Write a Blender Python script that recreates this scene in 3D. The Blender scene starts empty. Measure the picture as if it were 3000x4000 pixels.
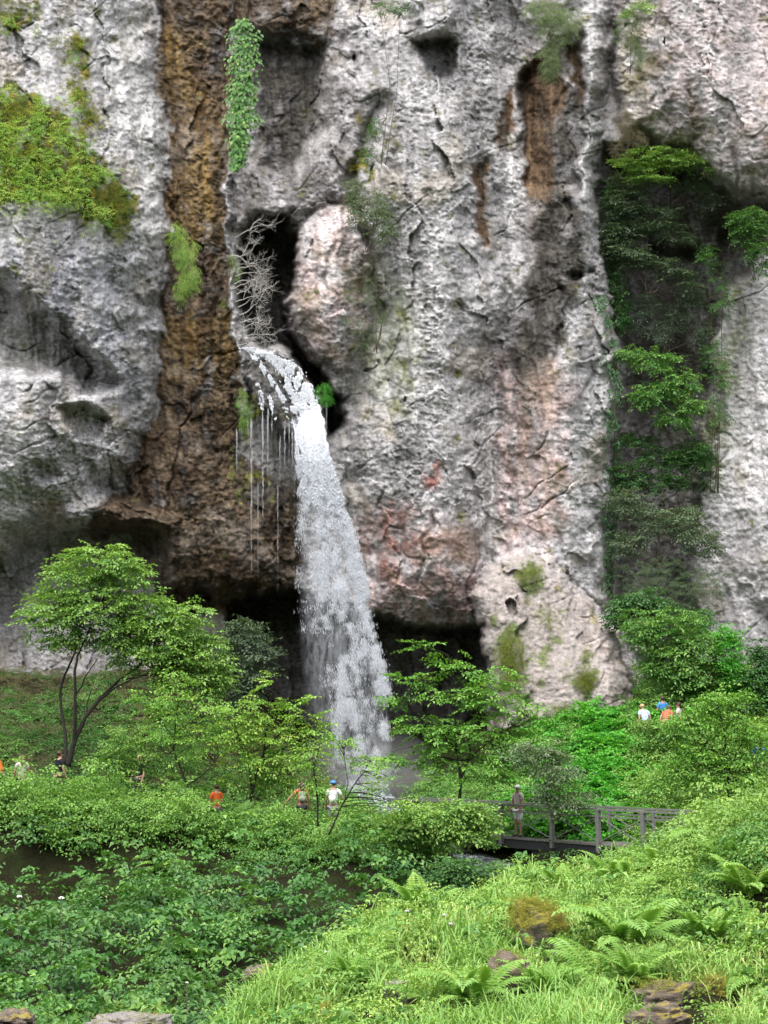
import bpy, math
import numpy as np
from mathutils import Vector

SC = bpy.context.scene
COL = SC.collection
RNG = np.random.default_rng(11)
F = 5495.0                      # focal length in photograph pixels
TH = math.radians(9.3)          # camera pitch
CT, ST = math.cos(TH), math.sin(TH)


def at(u, v, Y):
    """direction (u,v) of the photograph followed to world distance Y (the camera stands at the origin, looks along +Y)"""
    a = (np.asarray(u, float) - 1500) / F
    b = (2000 - np.asarray(v, float)) / F
    k = Y / (CT - ST * b)
    return np.stack(np.broadcast_arrays(a * k, k * (CT - ST * b), k * (ST + CT * b)), -1)


# ------------------------------------------------------------------ noise
_pr = np.random.default_rng(3)
_perm = np.concatenate([_pr.permutation(512)] * 4).astype(np.int32)
_grad = _pr.normal(size=(512, 3)).astype(np.float32)
_grad /= np.linalg.norm(_grad, axis=1, keepdims=True)


def pn(x, y, z=0.0, seed=0):
    """gradient noise, about -0.7..0.7"""
    x, y, z = np.broadcast_arrays(np.asarray(x, np.float32), np.asarray(y, np.float32), np.asarray(z, np.float32))
    xi, yi, zi = np.floor(x), np.floor(y), np.floor(z)
    xf, yf, zf = x - xi, y - yi, z - zi
    xi = (xi.astype(np.int32) + seed * 37) & 511
    yi = (yi.astype(np.int32) + seed * 91) & 511
    zi = (zi.astype(np.int32) + seed * 17) & 511
    fx, fy, fz = (t * t * t * (t * (t * 6 - 15) + 10) for t in (xf, yf, zf))
    res = 0
    for dx in (0, 1):
        wx = fx if dx else 1 - fx
        h1 = _perm[xi + dx]
        for dy in (0, 1):
            wy = fy if dy else 1 - fy
            h2 = _perm[h1 + yi + dy]
            for dz in (0, 1):
                wz = fz if dz else 1 - fz
                g = _grad[_perm[h2 + zi + dz]]
                res = res + wx * wy * wz * (g[..., 0] * (xf - dx) + g[..., 1] * (yf - dy) + g[..., 2] * (zf - dz))
    return res * 1.4


def fbm(x, y, z=0.0, o=4, seed=0, gain=.5, ridged=False):
    s, a, f = 0, 1.0, 1.0
    for i in range(o):
        n = pn(np.asarray(x) * f, np.asarray(y) * f, np.asarray(z) * f, seed + i * 5)
        if ridged:
            n = 0.5 - np.abs(n) * 1.6
        s = s + a * n
        a *= gain
        f *= 2.03
    return s


def cells(x, y, seed=0, jit=1.0):
    """2-D cellular noise: F1, F2, id of the nearest cell (0..1), offset to its centre"""
    xi, yi = np.floor(x).astype(np.int32), np.floor(y).astype(np.int32)
    f1 = np.full(x.shape, 9.0, np.float32)
    f2 = f1.copy()
    cid = np.zeros(x.shape, np.float32)
    ox, oy = np.zeros(x.shape, np.float32), np.zeros(x.shape, np.float32)
    tab = np.random.default_rng(100 + seed).random((2048, 3)).astype(np.float32)
    for dx in (-1, 0, 1):
        for dy in (-1, 0, 1):
            h = _perm[(_perm[(xi + dx + seed * 13) & 511] + yi + dy) & 1023]
            t = tab[h]
            px = xi + dx + .5 + (t[..., 0] - .5) * jit - x
            py = yi + dy + .5 + (t[..., 1] - .5) * jit - y
            d = np.sqrt(px * px + py * py)
            near = d < f1
            f2 = np.where(near, f1, np.minimum(f2, d))
            f1 = np.where(near, d, f1)
            cid = np.where(near, t[..., 2], cid)
            ox = np.where(near, px, ox)
            oy = np.where(near, py, oy)
    return f1, f2, cid, ox, oy


def sstep(a, b, x):
    t = np.clip((np.asarray(x, np.float32) - a) / (b - a), 0, 1)
    return t * t * (3 - 2 * t)


# ------------------------------------------------------------------ mesh helpers
def tag(o, label=None, cat=None, group=None, kind=None):
    for k, v in (('label', label), ('category', cat), ('group', group), ('kind', kind)):
        if v:
            o[k] = v
    return o


def link(name, me, mat=None, parent=None):
    o = bpy.data.objects.new(name, me)
    COL.objects.link(o)
    if me is not None and mat is not None:
        me.materials.append(mat)
    if parent is not None:
        o.parent = parent
    return o


def empty(name, loc=(0, 0, 0), rz=0.0):
    o = bpy.data.objects.new(name, None)
    o.empty_display_size = .2
    COL.objects.link(o)
    o.location = loc
    o.rotation_euler = (0, 0, rz)
    return o


def fastmesh(name, V, Fc, n, smooth=False):
    """V (N,3), Fc (M,n) faces of n corners each"""
    me = bpy.data.meshes.new(name)
    V = np.ascontiguousarray(V, np.float32)
    Fc = np.ascontiguousarray(Fc, np.int32)
    me.vertices.add(len(V))
    me.vertices.foreach_set('co', V.ravel())
    me.loops.add(Fc.size)
    me.loops.foreach_set('vertex_index', Fc.ravel())
    me.polygons.add(len(Fc))
    me.polygons.foreach_set('loop_start', np.arange(0, Fc.size, n, dtype=np.int32))
    me.polygons.foreach_set('use_smooth', np.full(len(Fc), smooth, bool))
    me.update(calc_edges=True)
    return me


def attr(me, name, val):
    a = me.attributes.new(name, 'FLOAT', 'POINT')
    a.data.foreach_set('value', np.ascontiguousarray(val, np.float32).ravel())


def cattr(me, name, rgb):
    a = me.attributes.new(name, 'FLOAT_COLOR', 'POINT')
    c = np.ones((len(rgb), 4), np.float32)
    c[:, :3] = rgb
    a.data.foreach_set('color', c.ravel())


class MB:
    """collects tubes, boxes and lumps into one mesh"""

    def __init__(self):
        self.v, self.f, self.n = [], [], 0

    def add(self, V, Fs):
        self.v.append(np.asarray(V, float))
        self.f += [tuple(int(i) + self.n for i in f) for f in Fs]
        self.n += len(V)
        return self

    def tube(self, pts, rad, sides=6, cap=True):
        P = np.asarray(pts, float)
        r = np.broadcast_to(np.asarray(rad, float), (len(P),))
        T = np.gradient(P, axis=0)
        T /= np.linalg.norm(T, axis=1, keepdims=True) + 1e-9
        ref = np.array([0, 0, 1.]) if abs(T[0, 2]) < .8 else np.array([1., 0, 0])
        V, Fs = [], []
        for i in range(len(P)):
            s = np.cross(T[i], ref)
            s /= np.linalg.norm(s) + 1e-9
            q = np.cross(s, T[i])
            for k in range(sides):
                a = 2 * math.pi * k / sides
                V.append(P[i] + r[i] * (math.cos(a) * s + math.sin(a) * q))
        for i in range(len(P) - 1):
            for k in range(sides):
                k2 = (k + 1) % sides
                Fs.append((i * sides + k, i * sides + k2, (i + 1) * sides + k2, (i + 1) * sides + k))
        if cap:
            Fs.append(tuple(range(sides))[::-1])
            Fs.append(tuple((len(P) - 1) * sides + k for k in range(sides)))
        return self.add(V, Fs)

    def box(self, c, half, ax=None, ay=None, bev=.0):
        """box at c with half sizes, optional x axis / y axis directions"""
        X = np.array([1., 0, 0]) if ax is None else np.asarray(ax, float) / np.linalg.norm(ax)
        Yv = np.array([0, 1., 0]) if ay is None else np.asarray(ay, float) / np.linalg.norm(ay)
        if ax is not None and ay is None:
            Yv = np.cross([0, 0, 1.], X)
            Yv /= np.linalg.norm(Yv)
        Z = np.cross(X, Yv)
        V = [np.asarray(c) + sx * half[0] * X + sy * half[1] * Yv + sz * half[2] * Z for sx in (-1, 1) for sy in (-1, 1) for sz in (-1, 1)]
        return self.add(V, [(0, 1, 3, 2), (4, 6, 7, 5), (0, 4, 5, 1), (2, 3, 7, 6), (0, 2, 6, 4), (1, 5, 7, 3)])

    def ball(self, c, r, seg=10, rings=7, fn=None):
        r = np.broadcast_to(np.asarray(r, float), (3,))
        V, Fs = [], []
        for i in range(rings + 1):
            t = math.pi * i / rings
            for k in range(seg):
                a = 2 * math.pi * k / seg
                d = np.array([math.sin(t) * math.cos(a), math.sin(t) * math.sin(a), math.cos(t)])
                V.append(np.asarray(c) + d * r * (fn(d) if fn else 1))
        for i in range(rings):
            for k in range(seg):
                k2 = (k + 1) % seg
                Fs.append((i * seg + k, (i + 1) * seg + k, (i + 1) * seg + k2, i * seg + k2))
        return self.add(V, Fs)

    def build(self, name, mat, parent=None, smooth=True):
        me = bpy.data.meshes.new(name)
        V = np.concatenate(self.v) if self.v else np.zeros((0, 3))
        me.from_pydata(V.tolist(), [], self.f)
        if smooth:
            me.polygons.foreach_set('use_smooth', np.ones(len(me.polygons), bool))
        me.update()
        return link(name, me, mat, parent)


# ------------------------------------------------------------------ materials
class NT:
    def __init__(self, name):
        self.m = bpy.data.materials.new(name)
        self.m.use_nodes = True
        self.t = self.m.node_tree
        self.t.nodes.clear()
        self.out = self.n('ShaderNodeOutputMaterial')

    def n(self, typ, **kw):
        nd = self.t.nodes.new(typ)
        for k, v in kw.items():
            setattr(nd, k, v)
        return nd

    def l(self, a, b):
        self.t.links.new(a, b)

    def val(self, sock, v):
        if hasattr(v, 'node'):
            self.l(v, sock)
        else:
            sock.default_value = v

    def math(self, op, a, b=0.0, clamp=False):
        nd = self.n('ShaderNodeMath', operation=op, use_clamp=clamp)
        self.val(nd.inputs[0], a)
        self.val(nd.inputs[1], b)
        return nd.outputs[0]

    def mix(self, f, a, b, typ='MIX'):
        nd = self.n('ShaderNodeMix', data_type='RGBA', blend_type=typ, clamp_factor=True)
        self.val(nd.inputs[0], f)
        for s, v in ((nd.inputs[6], a), (nd.inputs[7], b)):
            if hasattr(v, 'node'):
                self.l(v, s)
            else:
                s.default_value = (*v, 1)
        return nd.outputs[2]

    def noise(self, scale, detail=4, rough=.55, vec=None, dist=0.0):
        nd = self.n('ShaderNodeTexNoise')
        nd.inputs['Scale'].default_value = scale
        nd.inputs['Detail'].default_value = detail
        nd.inputs['Roughness'].default_value = rough
        nd.inputs['Distortion'].default_value = dist
        if vec is not None:
            self.l(vec, nd.inputs['Vector'])
        return nd.outputs[0]

    def ramp(self, f, stops):
        nd = self.n('ShaderNodeValToRGB')
        e = nd.color_ramp.elements
        while len(e) < len(stops):
            e.new(.5)
        for i, (p, c) in enumerate(stops):
            e[i].position = p
            e[i].color = (*c, 1) if not np.isscalar(c) else (c, c, c, 1)
        self.val(nd.inputs[0], f)
        return nd.outputs[0]

    def attr(self, name, out='Fac'):
        nd = self.n('ShaderNodeAttribute', attribute_name=name)
        return nd.outputs[out]


def simple(name, col, rough=.7, spec=.3, var=.25, scale=9.0, metal=0.0):
    t = NT(name)
    geo = t.n('ShaderNodeTexCoord').outputs['Object']
    n = t.noise(scale, 5, .6, geo)
    c = t.mix(n, tuple(k * (1 - var) for k in col), tuple(min(1, k * (1 + var)) for k in col))
    p = t.n('ShaderNodeBsdfPrincipled')
    t.l(c, p.inputs['Base Color'])
    p.inputs['Roughness'].default_value = rough
    p.inputs['Specular IOR Level'].default_value = spec
    p.inputs['Metallic'].default_value = metal
    t.l(p.outputs[0], t.out.inputs[0])
    return t.m


def leafmat(name, dark, mid, light, trans=.30, rough=.5, spec=.35):
    """leaf colours by the leaf's own 'tint' (0 old and dark .. 1 young and yellow)"""
    t = NT(name)
    tint = t.attr('tint')
    ob = t.n('ShaderNodeObjectInfo').outputs['Random']
    f = t.math('ADD', tint, t.math('MULTIPLY', t.math('SUBTRACT', ob, .5), .12), True)
    c = t.ramp(f, [(0.0, dark), (.5, mid), (1.0, light)])
    p = t.n('ShaderNodeBsdfPrincipled')
    t.l(c, p.inputs['Base Color'])
    p.inputs['Roughness'].default_value = rough
    p.inputs['Specular IOR Level'].default_value = spec
    tr = t.n('ShaderNodeBsdfTranslucent')
    ct = t.mix(1.0, c, (1.25, 1.25, .55), 'MULTIPLY')
    t.l(ct, tr.inputs['Color'])
    mx = t.n('ShaderNodeMixShader')
    mx.inputs[0].default_value = trans
    t.l(p.outputs[0], mx.inputs[1])
    t.l(tr.outputs[0], mx.inputs[2])
    t.l(mx.outputs[0], t.out.inputs[0])
    return t.m
EXPOSURE = 1.8
DENOISE = True
# ------------------------------------------------------------------ camera, sky, sun
cam = bpy.data.cameras.new('camera')
cam.sensor_fit = 'VERTICAL'
cam.sensor_height = 24.0
cam.lens = 24.0 * F / 4000.0
cam.clip_start, cam.clip_end = .1, 2000
co = bpy.data.objects.new('camera', cam)
COL.objects.link(co)
co.rotation_euler = (math.radians(90) + TH, 0, 0)
SC.camera = co

SUN_EL, SUN_AZ = 64.0, 200.0       # azimuth clockwise from +Y: behind the camera, to its left
W = bpy.data.worlds.new('World')
SC.world = W
W.use_nodes = True
wt = W.node_tree
wt.nodes.clear()
sky = wt.nodes.new('ShaderNodeTexSky')
sky.sky_type = 'NISHITA'
sky.sun_disc = False
sky.sun_elevation = math.radians(SUN_EL)
sky.sun_rotation = math.radians(SUN_AZ)
sky.air_density = 1.0
sky.dust_density = 4.0
sky.ozone_density = 1.0
hs = wt.nodes.new('ShaderNodeHueSaturation')
hs.inputs['Saturation'].default_value = .22
hs.inputs['Value'].default_value = 1.0
bg = wt.nodes.new('ShaderNodeBackground')
bg.inputs['Strength'].default_value = .15
wo = wt.nodes.new('ShaderNodeOutputWorld')
wt.links.new(sky.outputs[0], hs.inputs['Color'])
wt.links.new(hs.outputs[0], bg.inputs['Color'])
wt.links.new(bg.outputs[0], wo.inputs[0])

sl = bpy.data.lights.new('sun', 'SUN')
sl.energy = .75
sl.angle = math.radians(55)
sl.color = (1.0, .97, .92)
so = bpy.data.objects.new('sun', sl)
COL.objects.link(so)
az = math.radians(SUN_AZ)
sd = Vector((math.sin(az) * math.cos(math.radians(SUN_EL)), math.cos(az) * math.cos(math.radians(SUN_EL)), math.sin(math.radians(SUN_EL))))
so.rotation_euler = sd.to_track_quat('Z', 'Y').to_euler()

SC.view_settings.view_transform = 'Standard'
SC.view_settings.look = 'None'
SC.view_settings.exposure = EXPOSURE
SC.view_settings.gamma = 1
SC.view_settings.use_curve_mapping = False
SC.cycles.max_bounces = 6
SC.cycles.diffuse_bounces = 3
SC.cycles.transparent_max_bounces = 24
SC.cycles.use_denoising = DENOISE
# ------------------------------------------------------------------ the cliff
U0, U1, V0, V1, MS = -420, 3420, -560, 3120, 10
gu = np.arange(U0, U1 + 1, MS)
gv = np.arange(V0, V1 + 1, MS)
GU, GV = np.meshgrid(gu, gv)


def sdp(poly):
    """signed distance to a polygon in the macro grid, inside positive"""
    P = np.asarray(poly, float)
    d = np.full(GU.shape, 1e9)
    ins = np.zeros(GU.shape, bool)
    for i in range(len(P)):
        a, b = P[i - 1], P[i]
        e = b - a
        wx, wy = GU - a[0], GV - a[1]
        t = np.clip((wx * e[0] + wy * e[1]) / (e @ e + 1e-9), 0, 1)
        d = np.minimum(d, (wx - t * e[0]) ** 2 + (wy - t * e[1]) ** 2)
        c = ((a[1] > GV) != (b[1] > GV)) & (GU < (b[0] - a[0]) * (GV - a[1]) / (b[1] - a[1] + 1e-9) + a[0])
        ins ^= c
    d = np.sqrt(d)
    return np.where(ins, d, -d)


def area(poly, soft=14):
    return sstep(-soft, soft, sdp(poly))


def bulge(poly, L):
    """0 outside, rises inside the outline to 1 over the length L like a rounded edge"""
    s = np.clip(sdp(poly), 0, None)
    t = np.clip(s / L, 0, 1)
    return np.sqrt(1 - (1 - t) ** 2)


def swell(poly, L):
    """like bulge with a gentle edge"""
    t = np.clip(np.clip(sdp(poly), 0, None) / L, 0, 1)
    return 1 - (1 - t) ** 2


def line(pts, w, soft):
    """band along a polyline with half width w"""
    P = np.asarray(pts, float)
    d = np.full(GU.shape, 1e9)
    for a, b in zip(P[:-1], P[1:]):
        e = b - a
        wx, wy = GU - a[0], GV - a[1]
        t = np.clip((wx * e[0] + wy * e[1]) / (e @ e), 0, 1)
        d = np.minimum(d, (wx - t * e[0]) ** 2 + (wy - t * e[1]) ** 2)
    return 1 - sstep(w - soft, w + soft, np.sqrt(d))


BUT = [(-600, -700), (500, -700), (560, -200), (590, 0), (640, 480), (668, 900), (628, 1350), (590, 1650), (545, 1800), (450, 1925), (560, 1990), (655, 2030), (600, 2060), (430, 2075), (230, 2095), (0, 2200), (-600, 2330)]
GUL = [(560, -700), (940, -700), (930, 0), (885, 500), (882, 900), (920, 1300), (950, 1650), (985, 1800), (1160, 1950), (1180, 2300), (900, 2330), (600, 2300), (480, 2080), (470, 1900), (600, 1650), (650, 1000), (640, 480), (590, 0)]
DOME = [(1290, -700), (1310, 0), (1290, 300), (1310, 560), (1385, 900), (1405, 1150), (1395, 1400), (1335, 1620), (1320, 1800), (1370, 2020), (1420, 2250), (1455, 2390), (1610, 2440), (1760, 2425), (1875, 2440), (1915, 2200), (1925, 1500), (1985, 1200), (1960, 800), (2010, 300), (2040, -100), (2060, -700)]
LUMP = [(1170, 900), (1240, 820), (1330, 790), (1410, 860), (1450, 1000), (1460, 1180), (1410, 1330), (1330, 1450), (1250, 1400), (1190, 1330), (1120, 1230), (1150, 1050)]
COLM = [(2030, -700), (2040, 0), (2070, 300), (2050, 900), (1990, 1300), (1930, 1600), (1925, 2150), (1990, 2400), (2350, 2400), (2390, 2350), (2400, 2000), (2415, 1650), (2412, 1400), (2372, 1110), (2330, 900), (2318, 760), (2340, 500), (2400, 200), (2410, -700)]
SLAB = [(2400, -700), (2390, 100), (2400, 400), (2430, 560), (2540, 560), (2700, 640), (2850, 772), (3000, 800), (3600, 880), (3600, -700)]
RLOW = [(3600, 800), (2980, 1030), (2880, 1080), (2800, 1350), (2770, 1700), (2730, 1950), (2700, 2250), (2760, 2450), (2900, 2600), (3000, 2700), (3600, 2800)]
CAVE = [(945, 960), (985, 890), (1020, 850), (1095, 848), (1158, 920), (1155, 1080), (1125, 1180), (1135, 1290), (1200, 1390), (1270, 1470), (1330, 1560), (1345, 1660), (1290, 1700), (1240, 1600), (1150, 1430), (1090, 1370), (1030, 1340), (985, 1300), (955, 1230), (940, 1100)]
BCAVE = [(900, 2360), (1000, 2330), (1180, 2320), (1350, 2360), (1460, 2400), (1610, 2450), (1760, 2440), (1900, 2430), (1905, 2900), (1800, 3200), (1000, 3200), (960, 2800), (880, 2500)]
ROCKB = [(1848, 2330), (1890, 2235), (1960, 2175), (2030, 2140), (2130, 2170), (2250, 2290), (2370, 2420), (2440, 2560), (2482, 2720), (2500, 2880), (2480, 2960), (2260, 2990), (2190, 2940), (2080, 2900), (1960, 2860), (1905, 2700), (1880, 2480)]
RECE = [(2335, 560), (2550, 560), (2700, 640), (2850, 770), (3000, 800), (2980, 1030), (2880, 1090), (2800, 1350), (2770, 1700), (2730, 1950), (2700, 2250), (2760, 2500), (2540, 2800), (2470, 2560), (2392, 2350), (2403, 2000), (2418, 1650), (2415, 1400), (2375, 1110), (2335, 900), (2318, 760)]

D = 68.5 + 0.0 * GU
D += 2.0 * sstep(900, 0, GV) * 1.0                       # leans back a little at the top
D += -1.5 * sstep(2000, 3000, GV)
# left buttress and what lies below it
D += -1.6 * swell(GUL, 260)
D -= 1.0 * line([(893, -300), (890, 500), (888, 900), (925, 1300), (955, 1600)], 14, 12)
D = np.where(sdp(BUT) > 0, D - 6.0 * swell(BUT, 520) - 1.0 * swell(BUT, 90), D)
D += 3.0 * area([(-500, 1000), (-100, 1040), (60, 1120), (200, 1240), (330, 1370), (445, 1500), (360, 1520), (230, 1470), (100, 1440), (-500, 1400)], 45)
D += 1.3 * area([(250, 1600), (330, 1575), (420, 1640), (400, 1700), (280, 1690)], 24)
D += 0.9 * area([(120, 1800), (200, 1790), (240, 1850), (160, 1880)], 20)
D -= 1.0 * area([(290, 1560), (360, 1540), (410, 1590), (330, 1600)], 22)
D -= 1.1 * area([(420, 1930), (560, 1985), (655, 2035), (560, 2062), (300, 2070), (250, 1990)], 26)
D += .8 * area([(-300, 2330), (60, 2280), (230, 2110), (600, 2075), (690, 2200), (620, 2330), (330, 2350), (100, 2560), (-100, 2700), (-300, 2750)], 50)
D += -2.0 * bulge([(-600, 2500), (0, 2420), (150, 2250), (330, 2350), (560, 2420), (620, 2600), (560, 3200), (-600, 3200)], 300)
# dark overhang between gully and dome, ledge of roots
D += 1.8 * area([(985, 150), (1120, 130), (1270, 180), (1265, 420), (1190, 600), (1120, 710), (1040, 640), (990, 400)], 50)
D += -1.0 * area([(990, 650), (1110, 720), (1190, 640), (1300, 520), (1330, 760), (1180, 830), (1000, 850), (940, 880)], 40)
D = np.where(sdp(DOME) > 0, D - 4.6 * swell(DOME, 460), D)
D = np.where(sdp(LUMP) > 0, np.minimum(D, 67.6 - 2.3 * swell(LUMP, 240)), D)
D += 1.2 * line([(1490, 420), (1440, 560), (1400, 700), (1385, 820)], 40, 34)
D += .8 * line([(1480, 1200), (1440, 1430), (1345, 1600), (1300, 1700)], 34, 32)
D += 1.4 * line([(1440, 930), (1470, 1100), (1500, 1250)], 25, 25)
# block with a dark underside at the top
D += -1.8 * area([(1600, -200), (1800, -200), (1780, 60), (1720, 150), (1640, 150), (1600, 40)], 24)
D += 1.3 * area([(1610, 150), (1720, 145), (1790, 180), (1770, 300), (1700, 290), (1620, 200)], 22)
D += 0.9 * area([(1340, -200), (1620, -200), (1620, 60), (1540, 100), (1440, 40)], 30)
D = np.where(sdp(COLM) > 0, D - 4.2 * swell(COLM, 260), D)
D += 1.6 * area([(2030, 310), (2100, 250), (2270, 130), (2275, 500), (2265, 740), (2180, 780), (2060, 720), (2040, 500)], 26)
D += 1.1 * area([(2150, 780), (2230, 800), (2160, 1000), (2090, 1280), (2010, 1500), (1990, 1460), (2050, 1200), (2090, 950)], 34)
D += 1.4 * line([(2215, 1068), (2310, 1062)], 11, 12)
D += .7 * line([(1880, 640), (1870, 800), (1885, 960)], 16, 14)
D -= 1.1 * line([(2345, 0), (2290, 500), (2285, 900), (2335, 1200), (2385, 1450), (2380, 1700)], 40, 40)
D = np.where(sdp(RECE) > 0, D + 2.2 * swell(RECE, 60) + 3.2 * swell(RECE, 260), D)
D += -2.2 * bulge([(2450, 660), (2830, 780), (2800, 1000), (2600, 1000), (2480, 850)], 120)
D = np.where(sdp(SLAB) > 0, np.minimum(D, 70 - 3.0 * swell(SLAB, 400) - 2.0 * swell(SLAB, 70)), D)
D = np.where(sdp(RLOW) > 0, np.minimum(D, 71.5 - 5.0 * swell(RLOW, 420)), D)
D += 2.5 * area([(2940, 760), (3300, 780), (3300, 1010), (3000, 1000), (2860, 900)], 30)
# caves
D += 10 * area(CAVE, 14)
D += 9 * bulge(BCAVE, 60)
D += 3 * area([(600, 2340), (1000, 2320), (1000, 2800), (700, 2700)], 60)
# mossy apron the water leaves
D = np.minimum(D, 75 - (75 - 65.8) * area([(965, 1350), (1090, 1345), (1180, 1430), (1270, 1560), (1275, 1660), (1200, 1700), (1080, 1700), (1010, 1600), (960, 1480)], 22))
# rock wedge
wed = sdp(ROCKB)
D = np.where(wed > 0, np.minimum(D, 63.6 - 2.8 * sstep(2150, 2950, GV) - 1.2 * bulge(ROCKB, 90) - .8 * swell(ROCKB, 260)), D)


def grid_sample(G, u, v):
    x = np.clip((np.asarray(u, float) - U0) / MS, 0, len(gu) - 1.001)
    y = np.clip((np.asarray(v, float) - V0) / MS, 0, len(gv) - 1.001)
    i, j = x.astype(int), y.astype(int)
    fx, fy = x - i, y - j
    return (G[j, i] * (1 - fx) + G[j, i + 1] * fx) * (1 - fy) + (G[j + 1, i] * (1 - fx) + G[j + 1, i + 1] * fx) * fy


def blur(G, n=1):
    for _ in range(n):
        P = np.pad(G, 1, mode='edge')
        G = (P[:-2, 1:-1] + P[2:, 1:-1] + P[1:-1, :-2] + P[1:-1, 2:] + 2 * P[1:-1, 1:-1]) / 6
    return G


D = blur(D, 1)


def cliff_y(u, v):
    return grid_sample(D, u, v)


def on_cliff(u, v, off=.25):
    return at(u, v, cliff_y(u, v) - off)


# ---- rock colour masks: stains, moss, wet streaks, and shade painted into caves and recesses
M = {}
M['brown'] = np.clip(area(GUL, 26) * (1 - .0 * GV), 0, 1)
M['brown'] = np.maximum(M['brown'], .75 * area([(580, -700), (1320, -700), (1300, 160), (1260, 330), (1180, 180), (1000, 120), (930, 100), (600, 120)], 60))
M['brown'] = np.maximum(M['brown'], area([(420, 1940), (700, 1900), (700, 2110), (300, 2090)], 30))
M['brown'] = np.maximum(M['brown'], .9 * area([(560, 2050), (1180, 1900), (1190, 2420), (650, 2430)], 40))
M['ochre'] = area([(640, 120), (760, 160), (830, 500), (850, 900), (760, 1000), (690, 900), (650, 480)], 50)
M['ochre'] = np.maximum(M['ochre'], .7 * area([(640, 1250), (900, 1230), (920, 1450), (760, 1520), (640, 1500)], 50))
M['brown2'] = 1.15 * area([(2020, 330), (2090, 250), (2190, 220), (2195, 760), (2130, 810), (2040, 720)], 22)
M['brown2'] = np.maximum(M['brown2'], area([(2215, 170), (2265, 150), (2270, 420), (2225, 420)], 14))
M['brown2'] = np.maximum(M['brown2'], 1.2 * area([(1862, 640), (1908, 600), (1906, 960), (1870, 985)], 12))
M['brown2'] = np.maximum(M['brown2'], area([(1950, 390), (1998, 370), (2000, 560), (1955, 580)], 12))
M['brown2'] = np.maximum(M['brown2'], .6 * line([(2110, 1330), (2060, 1430), (2040, 1480)], 22, 18))
M['brown2'] = np.maximum(M['brown2'], .55 * area([(2050, 700), (2190, 720), (2170, 1000), (2110, 1250), (2070, 1200), (2080, 950)], 50))
M['brown2'] = np.maximum(M['brown2'], .5 * area([(2010, 1380), (2120, 1330), (2180, 1480), (2120, 1900), (2040, 1880), (2000, 1600)], 60))
M['brown2'] = np.maximum(M['brown2'], .5 * area([(2110, 1850), (2190, 1840), (2200, 2120), (2120, 2120)], 30))
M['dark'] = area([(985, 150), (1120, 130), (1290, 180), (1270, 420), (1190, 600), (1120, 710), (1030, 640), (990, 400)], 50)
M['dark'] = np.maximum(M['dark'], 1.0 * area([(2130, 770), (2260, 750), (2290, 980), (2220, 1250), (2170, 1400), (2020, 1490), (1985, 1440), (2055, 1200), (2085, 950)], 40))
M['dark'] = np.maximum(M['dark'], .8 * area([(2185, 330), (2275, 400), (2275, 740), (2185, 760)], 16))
M['dark'] = np.maximum(M['dark'], .8 * area(BCAVE, 30))  # cave shade painted into the rock colour, here and on the next line
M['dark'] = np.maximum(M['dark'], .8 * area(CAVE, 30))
M['dark'] = np.maximum(M['dark'], .75 * area([(1610, 155), (1720, 150), (1800, 180), (1770, 300), (1690, 290), (1620, 200)], 22))  # shade under the top block painted in
M['dark'] = np.maximum(M['dark'], .5 * area([(-500, 1080), (0, 1120), (200, 1260), (430, 1490), (300, 1520), (0, 1440), (-500, 1400)], 40))  # shade of the left hollow painted in
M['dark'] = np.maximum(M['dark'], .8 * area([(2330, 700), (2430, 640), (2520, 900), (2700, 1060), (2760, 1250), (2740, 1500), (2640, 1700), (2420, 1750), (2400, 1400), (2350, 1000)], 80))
M['dark'] = np.maximum(M['dark'], .62 * area(RECE, 60))  # shade of the right recess painted in, with the line above
M['dark'] = np.maximum(M['dark'], .5 * area([(-500, 2330), (230, 2110), (650, 2080), (640, 2330), (500, 2600), (300, 2750), (-500, 2760)], 60))  # shade under the left overhang painted in
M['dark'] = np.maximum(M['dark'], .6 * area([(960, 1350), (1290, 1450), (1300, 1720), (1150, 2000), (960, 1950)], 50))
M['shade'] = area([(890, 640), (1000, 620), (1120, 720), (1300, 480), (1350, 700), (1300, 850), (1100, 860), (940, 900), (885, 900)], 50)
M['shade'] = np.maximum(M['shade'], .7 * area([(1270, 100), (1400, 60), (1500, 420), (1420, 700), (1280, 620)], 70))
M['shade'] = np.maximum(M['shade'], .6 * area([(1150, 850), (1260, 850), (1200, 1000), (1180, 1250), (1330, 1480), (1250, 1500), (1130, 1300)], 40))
M['grassy'] = np.maximum(area([(1910, 2430), (2020, 2410), (2090, 2560), (2080, 2760), (1930, 2700)], 40), np.maximum(.9 * area([(2230, 2570), (2330, 2560), (2360, 2640), (2280, 2740), (2220, 2640)], 40), .85 * area([(1990, 2180), (2080, 2170), (2150, 2260), (2090, 2350), (2000, 2290)], 40)))
M['grassy'] = np.maximum(M['grassy'], .45 * area([(2060, 2300), (2200, 2350), (2260, 2560), (2120, 2760), (2060, 2500)], 60))
M['wedge'] = area(ROCKB, 20)
M['blue'] = .8 * area([(-500, 1000), (300, 900), (560, 1000), (600, 1350), (560, 1560), (300, 1400), (-500, 1700)], 120)
M['pink'] = area([(1380, 2030), (1600, 1950), (1850, 2080), (1900, 2440), (1450, 2430)], 70)
M['pink'] = np.maximum(M['pink'], .8 * area([(1930, 1420), (2100, 1350), (2250, 1500), (2210, 2100), (1930, 2150)], 50))
M['pink'] = np.maximum(M['pink'], .6 * area(LUMP, 60))
M['pink'] = np.maximum(M['pink'], .7 * area(ROCKB, 50))
M['pink'] = np.maximum(M['pink'], .4 * area(SLAB, 80))
M['pink'] = np.maximum(M['pink'], .7 * area([(130, 1960), (240, 1960), (240, 2050), (130, 2060)], 30))
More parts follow.
